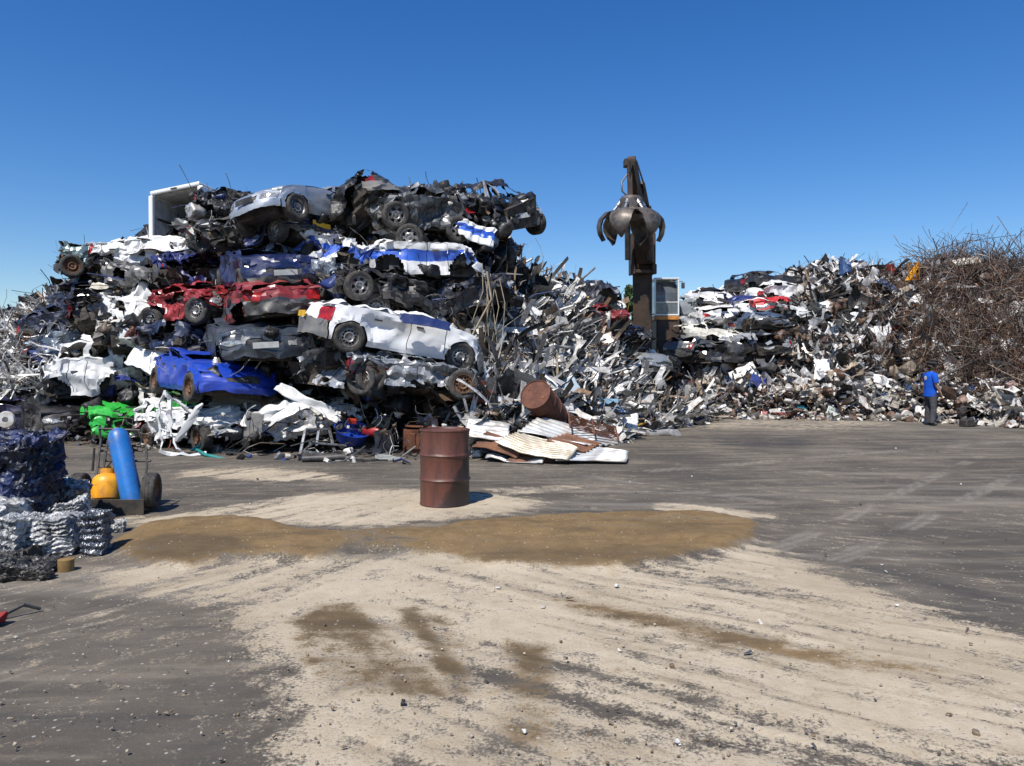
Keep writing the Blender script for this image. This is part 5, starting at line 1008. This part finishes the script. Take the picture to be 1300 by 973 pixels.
def worker():
    g = gnd(1181, 541); e = empty('person', (g[0], g[1], .02), (0, 0, R(4)), 'person in a blue t-shirt and grey trousers standing with back to camera, looking down', 'person')
    # faces +x, left is +y
    V = [(0, 0, .93, .12, .12), (.0, 0, 1.12, .115, .12), (.01, 0, 1.33, .115, .13), (.03, 0, 1.45, .07), (.06, 0, 1.52, .055), (.085, 0, 1.60, .085, .075), (.09, 0, 1.68, .095, .082), (.075, 0, 1.745, .07)]
    E = [(0, 1), (1, 2), (2, 3), (3, 4), (4, 5), (5, 6), (6, 7)]
    def add(p, par): V.append(p); E.append((par, len(V) - 1)); return len(V) - 1
    for s in (-1, 1):
        h = add((0, s * .09, .86, .095), 0); k = add((.03 if s < 0 else .02, s * .12, .48, .062), h); a = add((-.01 + .03 * s, s * .13, .10, .042), k); add((.10 + .03 * s, s * .14, .04, .04), a)
        sh = add((.0, s * .19, 1.39, .062), 2); el = add((.0 if s < 0 else .08, s * .24, 1.12, .042), sh); wr = add((.14 if s < 0 else .22, s * .23, .90, .028), el)
        pm = add((.17 if s < 0 else .27, s * .225, .845, .034, .018), wr)
        for f in range(4):
            b0 = V[pm]; y = s * .225 + (f - 1.5) * .019; L_ = (.036, .042, .040, .032)[f]
            p1 = add((b0[0] + .012, y, b0[2] - .045, .009), pm); p2 = add((b0[0] + .018, y, b0[2] - .045 - L_, .0085), p1); add((b0[0] + .005, y, b0[2] - .07 - L_, .0075), p2)
        t1 = add((V[wr][0] + .055, s * .205, .85, .010), wr); add((V[wr][0] + .075, s * .20, .815, .009), t1)
    skin('body', V, E, M_skin, e)
    f = MB(); f.lathe([(.0, .02), (.012, .012), (.016, 0)], 10, Matrix.Translation((.178, 0, 1.645)) @ Matrix.Rotation(R(90), 4, 'Y')); f.box((.172, 0, 1.605), (.01, .045, .012)); 
    f.build('nose', M_skin, e, 40)
    for s in (-1, 1):
        f = MB(); f.lathe([(.0, .008), (.009, .004), (.011, 0)], 10, Matrix.Translation((.168, s * .03, 1.672)) @ Matrix.Rotation(R(90), 4, 'Y')); f.build('eye', M_black, e, 40)
        f = MB(); f.lathe([(.03, 0), (.028, .012), (.015, .006), (.0, .008)], 12, Matrix.Translation((.07, s * .083, 1.65)) @ Matrix.Rotation(R(-90 * s), 4, 'X')); f.build('ear', M_skin, e, 40)
    def loft(mb, secs, n=20, cap=False):
        V = [(x + rx * math.cos(2 * math.pi * k / n), y + ry * math.sin(2 * math.pi * k / n), z) for x, y, z, rx, ry in secs for k in range(n)]
        Fs = [(i * n + k, i * n + (k + 1) % n, (i + 1) * n + (k + 1) % n, (i + 1) * n + k) for i in range(len(secs) - 1) for k in range(n)]
        if cap: Fs.append(tuple((len(secs) - 1) * n + k for k in range(n)))
        mb.add(V, Fs)
    q = MB(); loft(q, [(0, 0, .80, .165, .200), (0, 0, .90, .155, .190), (0, 0, 1.05, .142, .175), (0, 0, 1.22, .148, .185), (0, 0, 1.34, .145, .20), (.005, 0, 1.41, .125, .18), (.02, 0, 1.46, .085, .10), (.03, 0, 1.485, .065, .07)])
    for s_, ex in ((-1, 0), (1, .05)): q.tube([(0, s_ * .14, 1.39), (0, s_ * .20, 1.375), (ex * .4, s_ * .235, 1.27), (ex, s_ * .25, 1.17)], [.075, .082, .075, .070], 14, 0, False)
    q.v = [Vector(v) for v in crumple(np.array([tuple(v) for v in q.v]), .010, 5, 6)]
    sh = q.build('shirt', simple('blue_cotton', (.008, .085, .48), .85, 0, .25, 9, (.006, .06, .36), .2, .4, 14), e, 60)
    q = MB(); q.lathe([(.0, .006), (.055, .004), (.062, .0)], 20, Matrix.Translation((-.150, -.02, 1.30)) @ Matrix.Rotation(R(-90), 4, 'Y')); q.build('shirt_logo', M_platew, sh)
    q = MB(); loft(q, [(0, 0, .74, .135, .18), (0, 0, .84, .138, .178), (0, 0, .97, .125, .16)])
    for s_ in (-1, 1): q.tube([(0, s_ * .085, .86), (.01, s_ * .10, .72), (.03 if s_ < 0 else .02, s_ * .12, .48), (.0, s_ * .128, .28), (-.01 + .03 * s_, s_ * .13, .07)], [.11, .105, .085, .078, .075], 14, 0, False)
    q.v = [Vector(v) for v in crumple(np.array([tuple(v) for v in q.v]), .012, 4, 8)]
    q.build('trousers', simple('grey_denim', (.075, .075, .082), .85, 0, .3, 12, (.045, .045, .05), .2, .4, 20), e, 60)
    for s in (-1, 1):
        skin('shoe', [(-.05 + .03 * s, s * .13, .055, .05), (.04 + .03 * s, s * .135, .05, .048), (.14 + .03 * s, s * .14, .038, .04)], [(0, 1), (1, 2)], M_black, e)
    H = [(.05, 0, 1.68, .115, .105), (.06, 0, 1.745, .10), (.02, 0, 1.62, .085, .08)]
    skin('hair', H, [(0, 1), (0, 2)], M_hair, e)
    q = MB(); q.lathe([(.0, .13), (.07, .125), (.105, .08), (.115, .0), (.19, -.012), (.19, -.004), (.115, .01)], 28, Matrix.Translation((.07, 0, 1.70)) @ Matrix.Rotation(R(10), 4, 'Y')); q.build('hat', simple('dark_hat', (.04, .042, .045), .9), e, 40)
worker()
# crane operator
e = empty('person', tuple(op), (0, 0, R(-90)), 'crane operator in a light shirt seated inside the raised cab', 'person')
V = [(0, 0, 0, .12, .14), (0, 0, .2, .11, .14), (.02, 0, .42, .08), (.04, 0, .50, .05), (.05, 0, .60, .085), (.05, 0, .68, .06), (.35, .1, .05, .075), (.38, .12, -.3, .05), (.35, -.1, .05, .075), (.38, -.12, -.3, .05), (0, .2, .36, .06), (.1, .24, .12, .045), (.32, .2, .12, .035), (0, -.2, .36, .06), (.1, -.24, .12, .045), (.32, -.2, .12, .035)]
E_ = [(0, 1), (1, 2), (2, 3), (3, 4), (4, 5), (0, 6), (6, 7), (0, 8), (8, 9), (2, 10), (10, 11), (11, 12), (2, 13), (13, 14), (14, 15)]
for s, b0 in ((1, 12), (-1, 15)):
    for f in range(5):
        V.append((.40 if f < 4 else .36, s * .2 + (f - 1.5) * .02 if f < 4 else s * .16, .11, .009)); E_.append((b0, len(V) - 1))
skin('body', V, E_, M_skin, e)
skin('shirt', [(0, 0, 0, .135, .155), (0, 0, .2, .125, .155), (.01, 0, .38, .10), (0, .2, .36, .075), (.06, .225, .2, .06), (0, -.2, .36, .075), (.06, -.225, .2, .06)], [(0, 1), (1, 2), (2, 3), (3, 4), (2, 5), (5, 6)], simple('pale_blue_cotton', (.3, .45, .5), .85), e)
skin('hair', [(.03, 0, .63, .085), (.03, 0, .69, .07)], [(0, 1)], M_hair, e)

# ------------------------------------------------------------------ gas bottle cart
def cart():
    g = gnd(147, 655); e = empty('gas_bottle_cart', (g[0], g[1], .0), (0, 0, R(0)), 'homemade steel gas bottle cart with two rubber wheels standing in the yard', 'cart')
    k = 1 / 115.0
    X = lambda px: (px - 147) * k
    q = MB(); q.box((0, .0, .095), (.62, .012, .17)); q.box((0, .16, .055), (.60, .32, .012)); q.build('toe_plate', M_dark, e, bevel=.004)
    q = MB(); T = lambda *p: q.tube(p, .014, 8)
    zt = .84
    T((X(117), .02, .14), (X(108), .25, .5), (X(97), .50, .80)); T((X(122), .05, .14), (X(114), .3, .55), (X(105), .52, .78)); T((X(176), .05, .14), (X(170), .3, .5), (X(160), .46, .70))
    T((X(96), .50, .80), (X(94), .52, .96)); T((X(94), .5, .92), (X(150), .5, .90)); T((X(97), .48, .72), (X(152), .48, .72)); T((X(99), .46, .66), (X(120), .46, .70), (X(155), .46, .66)); T((X(112), .35, .56), (X(172), .35, .56))
    T((X(92), .40, .44), (X(93), .42, .70)); q.build('frame', M_dark, e, 40)
    q = MB(); q.tube([(X(84), .22, .24), (X(184), .22, .24)], .018, 8); q.build('axle', M_dark, e, 40)
    for px, rz in ((86, 6), (180, 12)):
        w = wheel(e, (X(px), .22, .24), (0, 0, R(90 + rz)), 'rim_rusty', .70)
    q = MB()
    for s in range(3):
        q.tube([(X(128 + 3 * s), .26, .60), (X(118 + 6 * s), .25, .68 + .03 * s), (X(135 + 4 * s), .34, .77), (X(150), .36, .70 - .05 * s)], .009, 6)
    q.tube([(X(98), .46, .66), (X(106), .3, .50), (X(120), .22, .48), (X(130), .2, .58)], .010, 6); q.build('hose', simple('brown_hose', (.09, .05, .035), .6), e, 40)
    return e, X
ce, X_ = cart()
g = gnd(147, 655)
def bottle(nm, label, loc, rot, prof, mat, cap=None, capmat=None, valve=None):
    e = empty(nm, loc, rot, label, 'gas cylinder'); q = MB(); q.lathe(prof, 40); q.build('tank', mat, e, 35)
    if cap: q = MB(); q.lathe(cap, 28); q.build('collar' if nm == 'gas_bottle' else 'cap', capmat or mat, e, 40)
    if valve: q = MB(); q.lathe(valve, 12); q.tube([(0, 0, valve[0][1] + .03), (.05, -.03, valve[0][1] + .05)], .012, 6); q.build('valve', simple('brass', (.5, .3, .08), .35, .8), e, 40)
    return e
bottle('gas_cylinder', 'tall bright blue gas cylinder leaning in the cart', (g[0] + .13, g[1] + .13, .085), (R(-14), R(-20), 0), [(.09, .06), (.105, .0), (.114, .0), (.114, .76), (.112, .82), (.10, .87), (.075, .905), (.045, .92), (.0, .925)], M_blue, [(.030, .915), (.030, .93), (.0, .935)], simple('chalky_cap', (.4, .42, .42), .7))
bottle('gas_bottle', 'short yellow gas bottle beside the blue cylinder in the cart', (g[0] - .19, g[1] + .15, .085), (R(-14), R(-4), 0), [(.12, -.0), (.128, .0), (.130, .045), (.12, .05), (.154, .075), (.158, .11), (.158, .25), (.15, .30), (.115, .34), (.06, .36), (.0, .365)], M_yellow, [(.075, .34), (.08, .41), (.076, .41), (.072, .35)], M_yellow, [(.02, .36), (.02, .40), (.012, .41), (.03, .42), (.03, .44), (.0, .44)])

# ------------------------------------------------------------------ pressed bales at left
def foil(name, c, c2, c3, met=.75, rough=.28, scale=5):
    m, n, l, b = new_mat(name); v = objc(n); col = mixc(n, l, ramp(n, l, noise(n, l, v, scale, 6, .6, .8), .42, .58), c, c2)
    col = mixc(n, l, ramp(n, l, noise(n, l, v, scale * 2.3, 6, .7, 1), .57, .62), col, c3)
    l.new(col, b.inputs['Base Color']); b.inputs['Metallic'].default_value = met; b.inputs['Roughness'].default_value = rough
    bump(n, l, noise(n, l, v, 16, 5, .65, 1.0), .55, .03, b); return m
M_fs = foil('pressed_aluminium', (.50, .50, .49), (.28, .28, .275), (.06, .06, .06), .30, .42); M_fb = foil('pressed_blue_panels', (.012, .022, .08), (.010, .012, .022), (.24, .25, .26), .25, .38, 3.5); M_fd = foil('pressed_dark_scrap', (.03, .03, .032), (.06, .055, .05), (.20, .19, .18), .5, .45, 4)
def bale(label, px, py, d, size, mat, rot=(0, 0, 0), seed=1, layers=0, amp=.05, name='pressed_bale'):
    P, Q = p_box(seed, size[0], size[1], size[2], 30, 0)
    if layers: P[:, 2] += 0; k = np.sin(P[:, 2] / size[2] * layers * 6.28 + 2 * np.sin(P[:, 0] * 5)); P[:, 0] += k * .008; P[:, 1] += k * .012
    P = crumple(P, amp, 2.2, seed, 9); P = crumple(P, amp * .6, 6, seed + 1, 9); P = crumple(P, amp * .32, 15, seed + 2, 8); P += np.random.RandomState(seed).normal(size=P.shape) * .004
    o = mesh_quads(name, P, Q, mat, None, 14, None, None, None, tuple(at(px, py, d)), tuple(R(a) for a in rot))
    return tag(o, label, 'bale', 'pressed scrap bales stacked at the left edge')
bale('large dark blue pressed bale on top of the left stack', -8, 594, 7.4, (.90, .7, .66), M_fb, (0, 6, 6), 3, 0, .085)
bale('silver pressed bale under the blue one, right side of the stack', 66, 678, 6.7, (.42, .45, .30), M_fs, (0, -6, 12), 5, 9, .040)
bale('tall silver pressed block standing in the middle of the stack', 27, 684, 6.5, (.15, .35, .40), M_fs, (0, 8, -8), 6, 6, .035)
bale('silver pressed bale at the left frame edge', -12, 668, 6.7, (.42, .5, .40), M_fs, (3, 4, 5), 7, 8, .05)
bale('narrow dark pressed block standing at the right end of the stack', 124, 680, 6.6, (.17, .22, .38), foil('pressed_grey', (.13, .14, .16), (.25, .26, .28), (.04, .04, .04)), (0, 0, 10), 8, 6, .022)
bale('small grey pressed lump on the ground right of the stack', 147, 672, 7.5, (.16, .14, .12), M_fs, (0, 0, 20), 9, 0, .03)
bale('crumpled silver lump behind the silver bale by the cart', 82, 630, 8.0, (.36, .3, .26), foil('pressed_silver_dull', (.40, .40, .40), (.2, .2, .2), (.06, .06, .06)), (0, 20, 10), 10, 0, .06)
bale('silver pressed bale behind the small dark block', 92, 652, 7.2, (.26, .3, .20), M_fs, (0, -14, 20), 13, 6, .04)
bale('dull grey pressed bale carrying the large dark blue one', -6, 652, 7.4, (.88, .66, .38), foil('pressed_grey_sheet', (.16, .16, .17), (.07, .07, .075), (.32, .32, .32), .3, .45), (0, 0, 4), 15, 6, .04)
bale('black crushed motor block lowest in the left stack', 34, 735, 5.95, (.42, .4, .26), M_fd, (0, 8, 15), 11, 0, .06)
bale('black flattened scrap bale at the bottom left edge', -25, 730, 6.2, (.7, .5, .32), M_fd, (0, 0, 5), 12, 0, .06)
bale('dark pressed base bale hidden below the silver ones', 30, 712, 6.9, (.75, .5, .25), M_fd, (0, 0, 0), 14, 0, .05)
q = MB(); c = gnd(79, 729); q.lathe([(.0, 0), (.06, 0), (.06, .09), (.0, .095)], 16); tag(q.build('tan_block', simple('tan_wood', (.25, .15, .05), .8), None, 40, (c[0], c[1] + .05, .015)), 'tan wooden round under the silver bale', 'wood block')
q = MB(); c = gnd(4, 797); q.tube([(c[0] - .1, c[1] + .1, .03), (c[0] + .0, c[1] + .2, .08), (c[0] + .06, c[1] + .28, .03)], .012, 6); tag(q.build('rubber_hose', M_black, None, 40), 'curled black hose at the bottom left edge', 'hose')
P, Q = p_box(4, .13, .09, .05, 10, 0); P = crumple(P, .04, 6, 3); tag(mesh_quads('red_rag', P, Q, simple('red_cloth', (.25, .02, .015), .9), None, 50, None, None, None, (c[0] - .08, c[1], .04)), 'crumpled dark red rag at the bottom left edge', 'rag')

# ------------------------------------------------------------------ trees far behind
def tree(label, px, d, top, wpx, c, seed, conifer=False):
    r = np.random.RandomState(seed); x = (px - CX) / F * d; H = CH + (HY - top) / F * d; wd = wpx / F * d / 2
    e = empty('tree', (x, d, 0), (0, 0, 0), label, 'tree', 'trees beyond the yard'); q = MB()
    q.tube([(0, 0, 0), (.05, 0, H * .4), (0, .05, H * .8), (0, 0, H * .96)], [.22, .16, .08, .02], 8)
    N = 26; cl = []
    for k in range(N):
        t = .12 + .86 * (k + r.rand()) / N; a = r.rand() * 6.28
        rad = wd * ((1 - t) ** .8 * 1.1 + .05 if conifer else (math.sin(math.pi * min(1, t * .9 + .12)) ** .6)) * r.uniform(.45, 1.0); z = H * t
        p = np.array([math.cos(a) * rad, math.sin(a) * rad, z]); cl.append((p, (.5 if conifer else .8) * wd * r.uniform(.35, .6))); q.tube([(0, 0, z * .9), tuple(p)], [.05, .015], 5)
    q.build('trunk', simple('bark', (.09, .065, .045), .9), e, 40)
    V = []; C = []; Q = []
    for p, s in cl:
        n = 170; o = r.normal(size=(n, 3)); o /= np.linalg.norm(o, axis=1)[:, None]; o *= (r.rand(n, 1) ** .4) * s; o[:, 2] *= .75
        for c0 in p + o:
            M = rotm(r); l = .16 * r.uniform(.6, 1.4); b = len(V); V += [c0 + M @ np.array(v) * l for v in ((-1, -.6, 0), (1, -.5, .1), (.9, .6, 0), (-.8, .5, .1))]; Q.append((b, b + 1, b + 2, b + 3))
            cc = np.array(c) * r.uniform(.6, 1.35); C += [[*cc, 0]] * 4
    mesh_quads('crown', np.array(V), np.array(Q), M_leaf, e, None, np.array(C))
def leaf_mat():
    m, n, l, b = new_mat('leaves'); a = n.new('ShaderNodeAttribute'); a.attribute_name = 'col'; l.new(a.outputs['Color'], b.inputs['Base Color']); b.inputs['Roughness'].default_value = .6; return m
M_leaf = leaf_mat()
tree('tall green tree just left of the crane boom', 803, 56, 362, 34, (.045, .085, .028), 1)
tree('green tree between crane boom and cab', 832, 60, 366, 36, (.05, .08, .03), 2)
tree('small pointed conifer left of the tall tree', 775, 70, 376, 16, (.03, .06, .025), 3, True)
tree('low green tree behind the middle heap', 787, 62, 384, 24, (.06, .10, .03), 4)
tree('tree half hidden behind the crane cab', 858, 64, 392, 26, (.045, .075, .03), 5)
tree('dark shrub like tree low behind the crane tower', 842, 50, 420, 40, (.04, .07, .028), 6)
